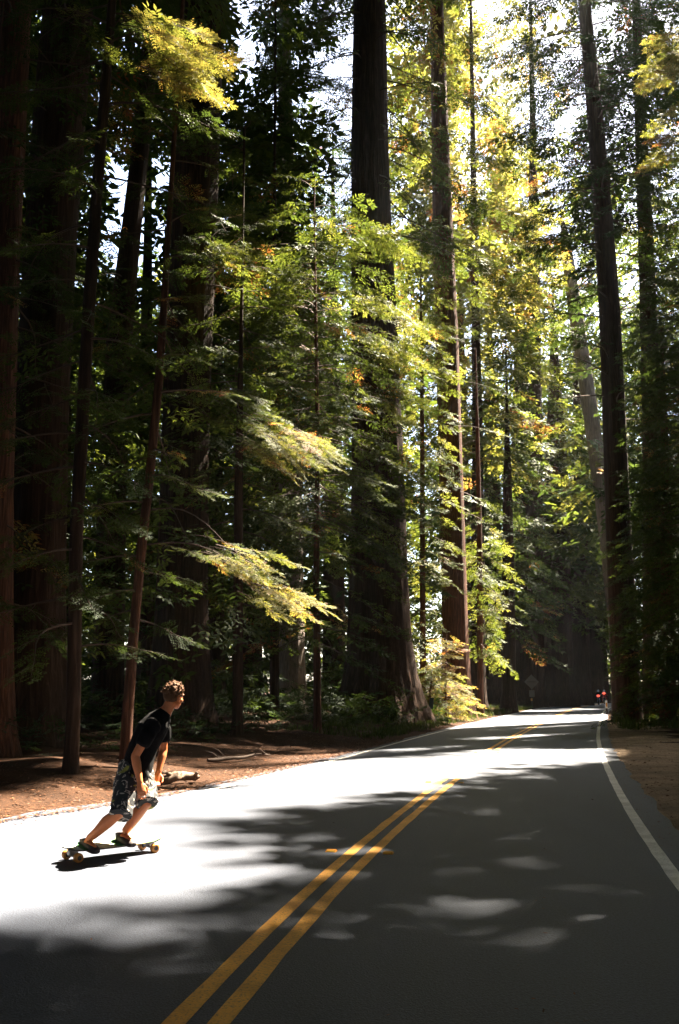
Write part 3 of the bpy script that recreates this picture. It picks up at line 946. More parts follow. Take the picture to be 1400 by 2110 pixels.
for _ in range(650):
    x, y = rng.uniform(-19, -3), rng.uniform(20, 38)
    F.add((x, y, rng.uniform(1.5, 10)), rng.uniform(0, 6.28), rng.normal(-0.2, 0.15), rng.normal(0, 0.3), rng.uniform(0.9, 1.5), 1, rng.normal(0.35, 0.1))
F.build('undergrowth', None, kind='stuff', force=1)
tag(bpy.data.objects['undergrowth'], 'dark shrubs and ferns under the trees, with near-black ones added as shade on the left floor')

# ------------------------------------------------------------------ unseen redwoods added right of the frame: boughs placed to shade the road
OFF = [(9.5, 11.5), (13.5, 8), (7.8, 4.5), (12.5, 17.5), (17, 14), (19, 22.5), (24, 29), (21, 9), (27, 19), (20, 45.5), (24, 50.5), (27, 56), (30, 62), (31, 38), (33, 30), (14, 0)]
off_trees = []
for i, (x, y) in enumerate(OFF):
    z0 = float(ground_z(np.array(x * 1.0), np.array(y * 1.0)))
    root = empty('redwood_tree', (x, y, z0), 'unseen tall redwood added outside the right picture edge to shade the road', 'tree', 'unseen redwoods added for shade')
    hgt = 58 + (i * 7) % 17
    P = np.array([(x, y, z0 - 0.2), (x, y, 20), (x, y, hgt)])
    link('trunk', trunk_mesh('trunk', P, np.array([0.55, 0.42, 0.08]), 20, BARK, np.array([x, y, z0]), 900 + i), root)
    off_trees.append((x, y, hgt, root))
carriers = [(x, y, h, None) for x, y, h in TRUNKS] + off_trees
CXY = np.array([(c[0], c[1]) for c in carriers])
CH = np.array([c[2] for c in carriers])
fols = {}
rng = np.random.default_rng(5)
cell = 0.8
G = []
for layer in range(4):
    a, b = np.meshgrid(np.arange(-38, 27, cell), np.arange(-4, 44, cell))
    q = np.stack([a.ravel(), b.ravel()], 1)
    q = q[~((q[:, 0] > 14) & (q[:, 1] > 20))]
    if layer == 3:
        q = q[(q[:, 0] > -22) & (q[:, 1] < 34)]
    G.append(q + rng.uniform(0, cell, q.shape))
G = np.concatenate(G)
tried = len(G)
for _ in range(8):
    h = rng.uniform(24, 66, len(G))
    p = np.concatenate([G + h[:, None] * (S[:2] / S[2]), h[:, None]], 1)
    dd = np.hypot(p[:, None, 0] - CXY[None, :, 0], p[:, None, 1] - CXY[None, :, 1]) + np.where(CH[None] < h[:, None] - 1, 99, 0)
    jj = dd.argmin(1)
    good = ~in_frame(p, 60 + 2600 / np.maximum(4, p[:, 1])) & (dd[np.arange(len(G)), jj] < 10.5)
    for k in np.where(good)[0]:
        c = carriers[jj[k]]
        F = fols.setdefault(int(jj[k]), Foliage(3000 + int(jj[k])))
        az = math.atan2(p[k, 1] - c[1], p[k, 0] - c[0])
        F.add((p[k, 0] - 0.5 * math.cos(az), p[k, 1] - 0.5 * math.sin(az), p[k, 2]), az + rng.normal(0, 0.5), rng.normal(-0.15, 0.2), rng.normal(0, 0.35), rng.uniform(1.0, 1.5), 2, 0.4)
    G = G[~good]
lost = len(G)
print('canopy', tried, 'lost', lost)
for j, F in fols.items():
    root = carriers[j][3]
    if root is None:      # a tree in view: unseen boughs above the frame, placed to cast shade
        root = min((o for o in COL.objects if o.type == 'EMPTY' and o.get('category') == 'tree'), key=lambda o: (o.location.x - carriers[j][0]) ** 2 + (o.location.y - carriers[j][1]) ** 2)
        F.build('upper_shade_crown', root)
    else:
        F.build('crown', root)
print('foliage quads', NQ)

# ------------------------------------------------------------------ small solids
def box(name, size, mat, parent=None, loc=(0, 0, 0), rot=(0, 0, 0), bev=0.0, seg=2, **kw):
    bm = bmesh.new()
    bmesh.ops.create_cube(bm, size=1.0)
    bmesh.ops.scale(bm, vec=size, verts=bm.verts)
    if bev:
        bmesh.ops.bevel(bm, geom=bm.edges[:], offset=bev, segments=seg, affect='EDGES', profile=0.5)
    return finish(bm, name, mat, parent, loc, rot, **kw)


def cyl(name, r, h, mat, parent=None, loc=(0, 0, 0), rot=(0, 0, 0), r2=None, seg=20, bev=0.0, smooth=True, **kw):
    bm = bmesh.new()
    bmesh.ops.create_cone(bm, cap_ends=True, segments=seg, radius1=r, radius2=r if r2 is None else r2, depth=h)
    if bev:
        es = [e for e in bm.edges if len(e.link_faces) == 2 and any(len(f.verts) > 4 for f in e.link_faces)]
        bmesh.ops.bevel(bm, geom=es, offset=bev, segments=3, affect='EDGES', profile=0.5)
    return finish(bm, name, mat, parent, loc, rot, smooth=smooth, **kw)


def finish(bm, name, mat, parent=None, loc=(0, 0, 0), rot=(0, 0, 0), smooth=False, **kw):
    me = bpy.data.meshes.new(name)
    bm.to_mesh(me)
    bm.free()
    me.materials.append(mat)
    if smooth:
        for p in me.polygons:
            p.use_smooth = len(p.vertices) <= 4
    o = link(name, me, parent, **kw)
    o.location = tuple(map(float, loc))
    o.rotation_euler = rot
    return o


def rod(name, P, R, mat, parent=None, seg=8, origin=(0, 0, 0), **kw):
    V, Q = tube(np.asarray(P, float), R, seg)
    return link(name, mesh_from(name, V - np.asarray(origin), Q, [mat], smooth=True), parent, **kw)


# ------------------------------------------------------------------ road reflectors, post, signs
AMBER = plain('amber_plastic', (0.62, 0.26, 0.03), 0.35)
GREY_METAL = plain('weathered_grey_metal', (0.13, 0.12, 0.105), 0.7, 0.2)
POST_WHITE = plain('white_plastic', (0.7, 0.68, 0.64), 0.5)
DARK_GREEN = plain('dark_green_paint', (0.015, 0.03, 0.025), 0.6)
RUST = plain('dark_steel', (0.06, 0.05, 0.045), 0.7, 0.4)
ORD = ['nearest the camera', 'second from the camera', 'third from the camera', 'fourth from the camera', 'fifth from the camera']
proto = None
for k, d in enumerate((9.15, 16.0, 23.6, 31.0, 38.4)):
    i = int(np.argmin(abs(CY - d)))
    for sgn, side in ((-1, 'left'), (1, 'right')):
        p = CLs[i] + NRM[i] * sgn * (0.30 if sgn < 0 else 0.25)
        lab = f'yellow road reflector {side} of the double centre line, {ORD[k]}'
        rz = -math.atan2(TAN[i][0], TAN[i][1])
        if proto is None:
            root = empty('road_reflector', (*p, 0.0), lab, 'road reflector', 'yellow road reflectors', rz)
            bm = bmesh.new()
            vs = [bm.verts.new(v) for v in ((-0.05, -0.05, 0.001), (0.05, -0.05, 0.001), (0.05, 0.05, 0.001), (-0.05, 0.05, 0.001), (-0.042, -0.025, 0.019), (0.042, -0.025, 0.019), (0.042, 0.025, 0.019), (-0.042, 0.025, 0.019))]
            for f in ((0, 1, 5, 4), (1, 2, 6, 5), (2, 3, 7, 6), (3, 0, 4, 7), (4, 5, 6, 7)):
                bm.faces.new([vs[q] for q in f])
            hs = finish(bm, 'housing', AMBER, root)
            ln = box('lens', (0.07, 0.003, 0.012), plain('reflector_lens', (0.8, 0.5, 0.1), 0.15), root, (0, -0.0405, 0.0105), (-0.9, 0, 0))
            proto = (root, hs, ln)
        else:
            root = empty('road_reflector', (*p, 0.0), lab, 'road reflector', 'yellow road reflectors', rz)
            for part in proto[1:]:
                c = part.copy()
                COL.objects.link(c)
                c.parent = root

# delineator post at the bend
x, y = 17.85, 63.0
post = empty('delineator_post', (x, y, float(ground_z(np.array(x), np.array(y)))), 'white roadside post with an amber reflector, at the foot of the tall right conifer', 'road post')
box('post_body', (0.14, 0.05, 0.45), RUST, post, (0, 0, 0.2), bev=0.01)
box('post_top', (0.15, 0.055, 0.5), POST_WHITE, post, (0, 0, 0.6745), bev=0.012)
box('reflector', (0.10, 0.012, 0.26), AMBER, post, (0, -0.035, 0.66), bev=0.004)

# diamond warning sign seen from behind, with a plate below
x, y = 17.6, 86.0
sg = empty('road_sign', (x, y, float(ground_z(np.array(x), np.array(y)))), 'diamond road sign seen from behind on a post left of the far road', 'road sign')
zc = at(1095, 1405, y)[2] - sg.location.z
box('post', (0.09, 0.09, zc + 0.55), RUST, sg, (0, 0, (zc + 0.55) / 2), bev=0.01)
box('sign_plate', (0.95, 0.012, 0.95), GREY_METAL, sg, (0, -0.06, zc), (0, math.pi / 4, 0), bev=0.004)
box('lower_plate', (0.5, 0.012, 0.6), GREY_METAL, sg, (0, -0.06, zc - 1.05), bev=0.004)
box('bracket', (0.8, 0.03, 0.05), RUST, sg, (0, -0.085, zc), bev=0.004)
box('reflector', (0.16, 0.02, 0.22), AMBER, sg, (-0.05, -0.06, zc - 1.6), bev=0.004)

# slim green marker paddle by the huge redwood
p = at(888, 1490, 44.0)
mk = empty('marker_paddle', (p[0], p[1], float(ground_z(np.array(p[0]), np.array(p[1])))), 'slim dark marker paddle on a stake in front of the sunlit sapling', 'marker')
box('stake', (0.05, 0.03, 0.75), DARK_GREEN, mk, (0, 0, 0.35), (0, 0.05, 0), bev=0.006)
box('paddle', (0.2, 0.02, 0.5), DARK_GREEN, mk, (0.04, -0.026, 0.85), (0, 0.08, 0), bev=0.008)


# ------------------------------------------------------------------ figures: closed tubes and balls fused into one surface
def bm_tube(bm, P, R, seg=14, flat=None, cap=1.0):
    """closed rounded tube; R per point, or (a, b) pairs with axes given by flat=(axis vector for a)"""
    P = [Vector(tuple(map(float, p))) for p in P]
    rings = []
    n = len(P)
    for i in range(n):
        t = (P[min(i + 1, n - 1)] - P[max(i - 1, 0)]).normalized()
        ref = Vector(flat) if flat is not None else (Vector((0, 0, 1)) if abs(t.z) < 0.9 else Vector((1, 0, 0)))
        A = (ref - t * ref.dot(t)).normalized()
        B = t.cross(A)
        a, b = R[i] if isinstance(R[i], (tuple, list)) else (R[i], R[i])
        rings.append((P[i], A, B, a, b, t))
    full = []
    first, last = rings[0], rings[-1]
    for s_, f_ in ((0.55, 0.75), (0.25, 0.93)):
        c, A, B, a, b, t = first
        full.append((c - t * min(a, b) * s_ * 0.8 * cap, A, B, a * f_, b * f_))
    full = full + [r[:5] for r in rings]
    for s_, f_ in ((0.25, 0.93), (0.55, 0.75)):
        c, A, B, a, b, t = last
        full.append((c + t * min(a, b) * s_ * 0.8 * cap, A, B, a * f_, b * f_))
    loops = []
    for c, A, B, a, b in full:
        loops.append([bm.verts.new(c + A * (a * math.cos(q * 2 * math.pi / seg)) + B * (b * math.sin(q * 2 * math.pi / seg))) for q in range(seg)])
    for l0, l1 in zip(loops[:-1], loops[1:]):
        for q in range(seg):
            bm.faces.new((l0[q], l0[(q + 1) % seg], l1[(q + 1) % seg], l1[q]))
    bm.faces.new(list(reversed(loops[0])))
    bm.faces.new(loops[-1])


def bm_ball(bm, c, r, rot=None, sub=2):
    m = Matrix.Translation(Vector(tuple(map(float, c)))) @ (rot.to_4x4() if rot is not None else Matrix()) @ Matrix.Diagonal((*((r, r, r) if isinstance(r, (int, float)) else r), 1))
    bmesh.ops.create_icosphere(bm, subdivisions=sub, radius=1.0, matrix=m)


def fuse(bm, name, mat, parent, voxel=0.008, smooth=4, ratio=0.5, wrinkle=0.0, wr_scale=14, **kw):
    bmesh.ops.recalc_face_normals(bm, faces=bm.faces[:])
    me = bpy.data.meshes.new(name + '_raw')
    bm.to_mesh(me)
    bm.free()
    o = bpy.data.objects.new(name + '_raw', me)
    COL.objects.link(o)
    m = o.modifiers.new('r', 'REMESH')
    m.mode = 'VOXEL'
    m.voxel_size = voxel
    m2 = o.modifiers.new('s', 'SMOOTH')
    m2.factor = 0.5
    m2.iterations = smooth
    if ratio < 1:
        m3 = o.modifiers.new('d', 'DECIMATE')
        m3.ratio = ratio
    bpy.context.view_layer.update()
    dg = bpy.context.evaluated_depsgraph_get()
    out = bpy.data.meshes.new_from_object(o.evaluated_get(dg))
    bpy.data.objects.remove(o)
    bpy.data.meshes.remove(me)
    if wrinkle:
        from mathutils import noise as mn
        for v in out.vertices:
            q = v.co * wr_scale
            v.co += v.normal * wrinkle * (mn.noise(Vector((q.x, q.y, q.z * 0.55))) + 0.5 * mn.noise(q * 2.3))
    out.name = name
    out.materials.clear()
    out.materials.append(mat)
    for p in out.polygons:
        p.use_smooth = True
    ob = link(name, out, parent, **kw)
    if parent is not None:
        ob.matrix_parent_inverse = parent.matrix_world.inverted()
    return ob


def lerp(a, b, t):
    return np.asarray(a) * (1 - t) + np.asarray(b) * t


SKIN = plain('orange_skin', (0.5, 0.15, 0.048), 0.5, 0, 0.1, 25)  # one even orange base colour over the whole body
HAIR = plain('brown_hair', (0.078, 0.034, 0.014), 0.75, 0, 0.4, 120)
HAIR.node_tree.nodes['Principled BSDF'].inputs['Specular IOR Level'].default_value = 0.12
BLACK_CLOTH = plain('black_cotton', (0.006, 0.0055, 0.0055), 0.95, 0, 0.3, 60)
BLACK_CLOTH.node_tree.nodes['Principled BSDF'].inputs['Specular IOR Level'].default_value = 0.08
SHOE = plain('dark_suede', (0.028, 0.016, 0.013), 0.75, 0, 0.3, 50)
EYE = plain('eye_white', (0.6, 0.58, 0.55), 0.3)


def shorts_mat():
    m, t, b = new_mat('printed_shorts')
    v = mapping(t, (1, 1, 1))
    n = noise(t, 7.5, 2, 0.5, v, 2.2)
    n2 = noise(t, 5.0, 1, 0.5, v, 1.0)
    r = ramp(t, [(0.0, (0.012, 0.012, 0.012)), (0.545, (0.012, 0.012, 0.012)), (0.56, (0.36, 0.3, 0.25)), (0.62, (0.36, 0.3, 0.25)), (0.635, (0.02, 0.02, 0.018)), (1.0, (0.02, 0.02, 0.018))], n.outputs[0])
    r2 = ramp(t, [(0.0, (0, 0, 0)), (0.6, (0, 0, 0)), (0.62, (1, 1, 1))], n2.outputs[0])
    t.links.new(mix(t, r2.outputs[0], r.outputs[0], (0.22, 0.2, 0.03)), b.inputs['Base Color'])
    b.inputs['Roughness'].default_value = 0.85
    return m


SHORTS = shorts_mat()

# ---------------------------------------------------------------- longboard
FWD = np.array([0.742, 0.670, 0.0])           # the way it rolls
TOE = np.array([0.670, -0.742, 0.0])          # his toes point to this side
BC = np.array([-2.12, 9.02, 0.0])
board = empty('longboard', BC, 'green and yellow longboard with orange wheels under the skateboarder', 'skateboard', None, math.atan2(FWD[1], FWD[0]))
LEAN = D2R(10)


def deck_mat():
    m, t, b = new_mat('deck_top')
    c = t.nodes.new('ShaderNodeTexCoord')
    sp = t.nodes.new('ShaderNodeSeparateXYZ')
    t.links.new(c.outputs['Object'], sp.inputs[0])
    n = noise(t, 6, 2, 0.5, c.outputs['Object'])
    ad = t.nodes.new('ShaderNodeMath')
    ad.operation = 'MULTIPLY_ADD'
    ad.inputs[1].default_value = 0.12
    t.links.new(n.outputs[0], ad.inputs[0])
    t.links.new(sp.outputs[0], ad.inputs[2])
    mr = t.nodes.new('ShaderNodeMapRange')
    mr.inputs[1].default_value = -0.45
    mr.inputs[2].default_value = 0.58
    t.links.new(ad.outputs[0], mr.inputs[0])
    r = ramp(t, [(0.0, (0.55, 0.55, 0.45)), (0.16, (0.05, 0.16, 0.05)), (0.3, (0.35, 0.32, 0.22)), (0.48, (0.05, 0.15, 0.045)), (0.58, (0.35, 0.28, 0.1)), (0.78, (0.07, 0.15, 0.05)), (0.92, (0.4, 0.34, 0.13))], mr.outputs[0])
    r.color_ramp.interpolation = 'CONSTANT'
    t.links.new(r.outputs[0], b.inputs['Base Color'])
    b.inputs['Roughness'].default_value = 0.7
    return m


DECK_TOP = deck_mat()
DECK_SIDE = plain('deck_underside', (0.05, 0.035, 0.025), 0.6)
WHEEL = plain('orange_urethane', (0.58, 0.22, 0.04), 0.5, 0, 0.15)
TRUCK = plain('truck_metal', (0.35, 0.33, 0.3), 0.4, 0.8)
# deck outline: pintail-ish, upswept ends
nL, nW = 25, 7
Vt = []
for layer, zo in ((0, 0.012), (1, 0.0)):
    for i in range(nL):
        u = -1 + 2 * i / (nL - 1)
        xx = 0.51 * u
        ww = 0.122 * (1 - abs(u) ** 5) ** 0.5 * (1 - 0.12 * u * u) + 0.004
        for j in range(nW):
            v_ = -1 + 2 * j / (nW - 1)
            Vt.append((xx, ww * v_, 0.115 + zo + 0.02 * max(0, abs(u) - 0.75) * 4 - 0.012 * (1 - v_ * v_) * (1 - u * u)))
fs = []
N1 = nL * nW
for i in range(nL - 1):
    for j in range(nW - 1):
        a = i * nW + j
        fs.append((a, a + nW, a + nW + 1, a + 1))
        fs.append((N1 + a, N1 + a + 1, N1 + a + nW + 1, N1 + a + nW))
rim = [i * nW for i in range(nL)] + [(nL - 1) * nW + j for j in range(1, nW)] + [i * nW + nW - 1 for i in range(nL - 2, -1, -1)] + [j for j in range(nW - 2, 0, -1)]
for a, b in zip(rim, rim[1:] + rim[:1]):
    fs.append((a, b, N1 + b, N1 + a))
me = bpy.data.meshes.new('deck')
me.from_pydata(Vt, [], fs)
bm = bmesh.new(); bm.from_mesh(me); bmesh.ops.recalc_face_normals(bm, faces=bm.faces[:]); bm.to_mesh(me); bm.free()
me.materials.append(DECK_TOP)
me.materials.append(DECK_SIDE)
for pl in me.polygons:
    pl.material_index = 0 if pl.normal.z > 0.5 else 1
deck = link('deck', me, board)
deck.rotation_euler = (LEAN, 0, 0)
wheel_me = None
for sx in (-1, 1):
    tr = box('truck', (0.09, 0.06, 0.05), TRUCK, board, (sx * 0.39, 0, 0.078), (LEAN * 0.6, 0, 0), bev=0.01)
    ax = cyl('axle', 0.009, 0.235, TRUCK, tr, (0, 0, -0.035), (math.pi / 2 - LEAN * 0.6, 0, 0))
    for sy in (-1, 1):
        wl = cyl('wheel', 0.042, 0.052, WHEEL, board, (sx * 0.39, sy * 0.115, 0.0425), (math.pi / 2, 0, 0), seg=28, bev=0.012)
        cyl('hub', 0.02, 0.004, RUST, wl, (0, 0, sy * -0.0265), (0, 0, 0), seg=16)
        cyl('hub', 0.02, 0.004, RUST, wl, (0, 0, sy * 0.0265), (0, 0, 0), seg=16)

# ---------------------------------------------------------------- skateboarder
rider = empty('person', (BC[0], BC[1], 0.115), 'person in black T-shirt and printed shorts crouching on the longboard, looking down the road', 'person')
bpy.context.view_layer.update()
J = dict(
    pelvis=at(270, 1597, 9.05), waist=at(284, 1560, 9.07), mid=at(297, 1530, 9.08), chest=at(314, 1500, 9.10), c7=at(340, 1468, 9.12),
    r_hip=at(264, 1604, 8.97), l_hip=at(278, 1600, 9.14), r_knee=at(249, 1672, 8.78), l_knee=at(304, 1652, 8.98), r_ank=at(181, 1731, 8.86), l_ank=at(255, 1718, 9.06),
    r_sho=at(314, 1496, 8.92), r_elb=at(279, 1558, 8.86), r_wri=at(289, 1612, 8.80), l_sho=at(336, 1488, 9.27), l_elb=at(337, 1546, 9.33), l_wri=at(327, 1590, 9.24),
)
hd = np.array([0.56, 0.83, -0.16]); hd /= np.linalg.norm(hd)          # where he looks
hl = np.cross([0.12, 0.05, 1.0], hd); hl /= np.linalg.norm(hl)
hu = np.cross(hd, hl)
HR = Matrix((hd, hl, hu)).transposed()
HC = at(360, 1435, 9.14)


def hp(f, l, u):
    return HC + hd * f + hl * l + hu * u


bm = bmesh.new()
bm_ball(bm, hp(-0.012, 0, 0.03), (0.098, 0.077, 0.09), HR)
bm_ball(bm, hp(0.018, 0, -0.045), (0.068, 0.058, 0.07), HR)
bm_ball(bm, hp(0.05, 0, -0.088), (0.032, 0.032, 0.026), HR)          # chin
bm_tube(bm, [hp(0.082, 0, 0.012), hp(0.098, 0, -0.012), hp(0.108, 0, -0.03), hp(0.092, 0, -0.04)], [0.010, 0.012, 0.016, 0.012], 8)   # nose
bm_ball(bm, hp(0.078, 0, 0.03), (0.018, 0.05, 0.014), HR)            # brow
bm_ball(bm, hp(0.082, 0, -0.062), (0.014, 0.026, 0.008), HR)         # lips
bm_ball(bm, hp(0.082, 0, -0.074), (0.012, 0.022, 0.007), HR)
for sy in (-1, 1):
    bm_ball(bm, hp(-0.012, sy * 0.078, -0.012), (0.022, 0.010, 0.033), HR)   # ears
    bm_ball(bm, hp(0.055, sy * 0.042, -0.028), (0.026, 0.02, 0.024), HR)     # cheek
bm_tube(bm, [hp(-0.03, 0, -0.05), lerp(hp(-0.03, 0, -0.08), J['c7'], 0.55), J['c7']], [0.056, 0.057, 0.07])
bm_tube(bm, [J['c7'], J['chest'], J['mid'], J['waist'], J['pelvis']], [(0.07, 0.075), (0.115, 0.165), (0.11, 0.15), (0.105, 0.145), (0.12, 0.16)], 16, flat=(0.95, 0.3, 0.2))
for sd in 'rl':
    hip, kn, an = J[sd + '_hip'], J[sd + '_knee'], J[sd + '_ank']
    bm_tube(bm, [hip, lerp(hip, kn, 0.4), lerp(hip, kn, 0.85), kn], [0.088, 0.08, 0.062, 0.056])
    back = -TOE * 0.014
    bm_tube(bm, [kn, lerp(kn, an, 0.18) + back, lerp(kn, an, 0.38) + back * 1.6, lerp(kn, an, 0.7), lerp(kn, an, 0.92), an - np.array([0, 0, 0.03])], [0.055, 0.055, 0.060, 0.044, 0.037, 0.038])
    bm_tube(bm, [an - np.array([0, 0, 0.02]), an + TOE * 0.09 - np.array([0, 0, 0.045]), an + TOE * 0.15 - np.array([0, 0, 0.058])], [0.036, 0.034, 0.025])
    sh, el, wr = J[sd + '_sho'], J[sd + '_elb'], J[sd + '_wri']
    bm_tube(bm, [lerp(J['chest'], sh, 0.6), sh, lerp(sh, el, 0.3), lerp(sh, el, 0.75), el], [0.06, 0.06, 0.05, 0.042, 0.040])
    bm_tube(bm, [el, lerp(el, wr, 0.28), lerp(el, wr, 0.65), wr], [0.040, 0.043, 0.034, 0.027])
    # hand: palm, four fingers curling, thumb from the side of the palm
    down = (wr - el) / np.linalg.norm(wr - el)
    fw = np.array([0.80, 0.35, 0.0]); fw -= down * (fw @ down); fw /= np.linalg.norm(fw)      # knuckle row runs this way
    inn = np.cross(down, fw); inn /= np.linalg.norm(inn)
    if inn @ (J['pelvis'] - wr) < 0:
        inn = -inn
    pc = wr + down * 0.055
    bm_tube(bm, [wr, wr + down * 0.03, pc, pc + down * 0.035], [(0.028, 0.02), (0.036, 0.018), (0.043, 0.016), (0.042, 0.013)], 12, flat=tuple(fw))
    for q, (off, ln) in enumerate(((0.032, 0.068), (0.011, 0.076), (-0.011, 0.071), (-0.031, 0.056))):
        b0 = pc + down * 0.03 + fw * off
        b1 = b0 + down * ln * 0.48 + inn * ln * 0.14
        b2 = b1 + down * ln * 0.28 + inn * ln * 0.34
        b3 = b2 + down * ln * 0.02 + inn * ln * 0.26
        bm_tube(bm, [b0, b1, b2, b3], [0.0098, 0.0092, 0.0085, 0.0075], 8)
    t0 = wr + down * 0.03 + fw * 0.030
    bm_tube(bm, [t0, t0 + fw * 0.022 + down * 0.025 + inn * 0.008, t0 + fw * 0.026 + down * 0.055 + inn * 0.018, t0 + fw * 0.02 + down * 0.075 + inn * 0.026], [0.014, 0.012, 0.010, 0.008], 8)
body = fuse(bm, 'body', SKIN, rider, 0.0052, 3, 0.22)
# hair: short curls, longer on top
bm = bmesh.new()
bm_ball(bm, hp(-0.022, 0, 0.044), (0.104, 0.087, 0.094), HR)
bm_ball(bm, hp(-0.05, 0, -0.005), (0.072, 0.08, 0.07), HR)
hr = np.random.default_rng(9)
for _ in range(330):
    a, e = hr.uniform(-math.pi, math.pi), math.asin(hr.uniform(-0.3, 1.0))
    if abs(a) < 1.0 and e < 0.62:
        continue
    n_ = np.array([math.cos(a) * math.cos(e), math.sin(a) * math.cos(e), math.sin(e)])
    q = np.array([-0.022, 0, 0.044]) + n_ * np.array([0.100, 0.083, 0.091]) * hr.uniform(0.97, 1.06)
    d2 = hr.normal(0, 1, 3) + n_ * 0.4
    lg = hr.uniform(0.006, 0.016)
    bm_tube(bm, [hp(*q), hp(*(q + d2 * lg * 0.5)), hp(*(q + d2 * lg * 0.8 + n_ * lg * 0.3))], [0.010, 0.0085, 0.006], 6)
fuse(bm, 'hair', HAIR, rider, 0.0045, 1, 0.3)
for sy in (-1, 1):
    bm = bmesh.new()
    bm_ball(bm, hp(0.071, sy * 0.03, 0.006), 0.011)
    e_ = finish(bm, 'eye', EYE, rider, smooth=True)
    e_.matrix_parent_inverse = rider.matrix_world.inverted()
# T-shirt
RT = np.array([0.30, -0.95, 0])
bm = bmesh.new()
dep = (0.95, 0.3, 0.25)
bm_tube(bm, [at(278, 1606, 9.06), at(282, 1590, 9.06), at(288, 1560, 9.07), at(298, 1532, 9.08), at(314, 1503, 9.10), at(328, 1484, 9.11), at(338, 1472, 9.12)],
        [(0.158, 0.185), (0.15, 0.18), (0.138, 0.172), (0.138, 0.178), (0.142, 0.188), (0.118, 0.178), (0.078, 0.10)], 22, flat=dep)
bm_tube(bm, [lerp(J['chest'], J['r_sho'], 0.5), J['r_sho'], lerp(J['r_sho'], J['r_elb'], 0.25), lerp(J['r_sho'], J['r_elb'], 0.56)], [0.085, 0.086, 0.08, 0.076])
bm_tube(bm, [lerp(J['chest'], J['l_sho'], 0.5), J['l_sho'], lerp(J['l_sho'], J['l_elb'], 0.25), lerp(J['l_sho'], J['l_elb'], 0.56)], [0.085, 0.086, 0.08, 0.076])
fuse(bm, 't_shirt', BLACK_CLOTH, rider, 0.008, 3, 0.5, wrinkle=0.009, wr_scale=13)
# shorts
bm = bmesh.new()
bm_tube(bm, [at(280, 1580, 9.07), at(280, 1600, 9.06), at(276, 1622, 9.03)], [(0.165, 0.17), (0.185, 0.178), (0.18, 0.175)], 20, flat=dep)
bm_tube(bm, [at(264, 1606, 8.97), at(257, 1640, 8.88), at(251, 1668, 8.80), at(248, 1681, 8.76)], [0.125, 0.115, 0.105, 0.108], 18, cap=0.08)
bm_tube(bm, [at(290, 1604, 9.13), at(299, 1626, 9.05), at(302, 1645, 8.99), at(304, 1657, 8.95)], [0.125, 0.116, 0.105, 0.104], 18, cap=0.08)
fuse(bm, 'shorts', SHORTS, rider, 0.007, 2, 0.5, wrinkle=0.012, wr_scale=15)
# shoes
for sd in 'rl':
    an = J[sd + '_ank']
    lat = FWD
    sole = an - np.array([0, 0, 0.075])
    bm = bmesh.new()
    P = [sole - TOE * 0.075 + np.array([0, 0, 0.022]), sole - TOE * 0.03 + np.array([0, 0, 0.03]), sole + TOE * 0.06 + np.array([0, 0, 0.018]), sole + TOE * 0.14 + np.array([0, 0, 0.004]), sole + TOE * 0.185 + np.array([0, 0, -0.002])]
    bm_tube(bm, P, [(0.042, 0.046), (0.044, 0.05), (0.052, 0.045), (0.053, 0.036), (0.036, 0.024)], 16, flat=tuple(lat))
    bm_tube(bm, [sole - TOE * 0.045 + np.array([0, 0, 0.03]), sole - TOE * 0.055 + np.array([0, 0, 0.08])], [0.048, 0.05], 16, cap=0.3)
    fuse(bm, 'shoe', SHOE, rider, 0.006, 2, 0.6)

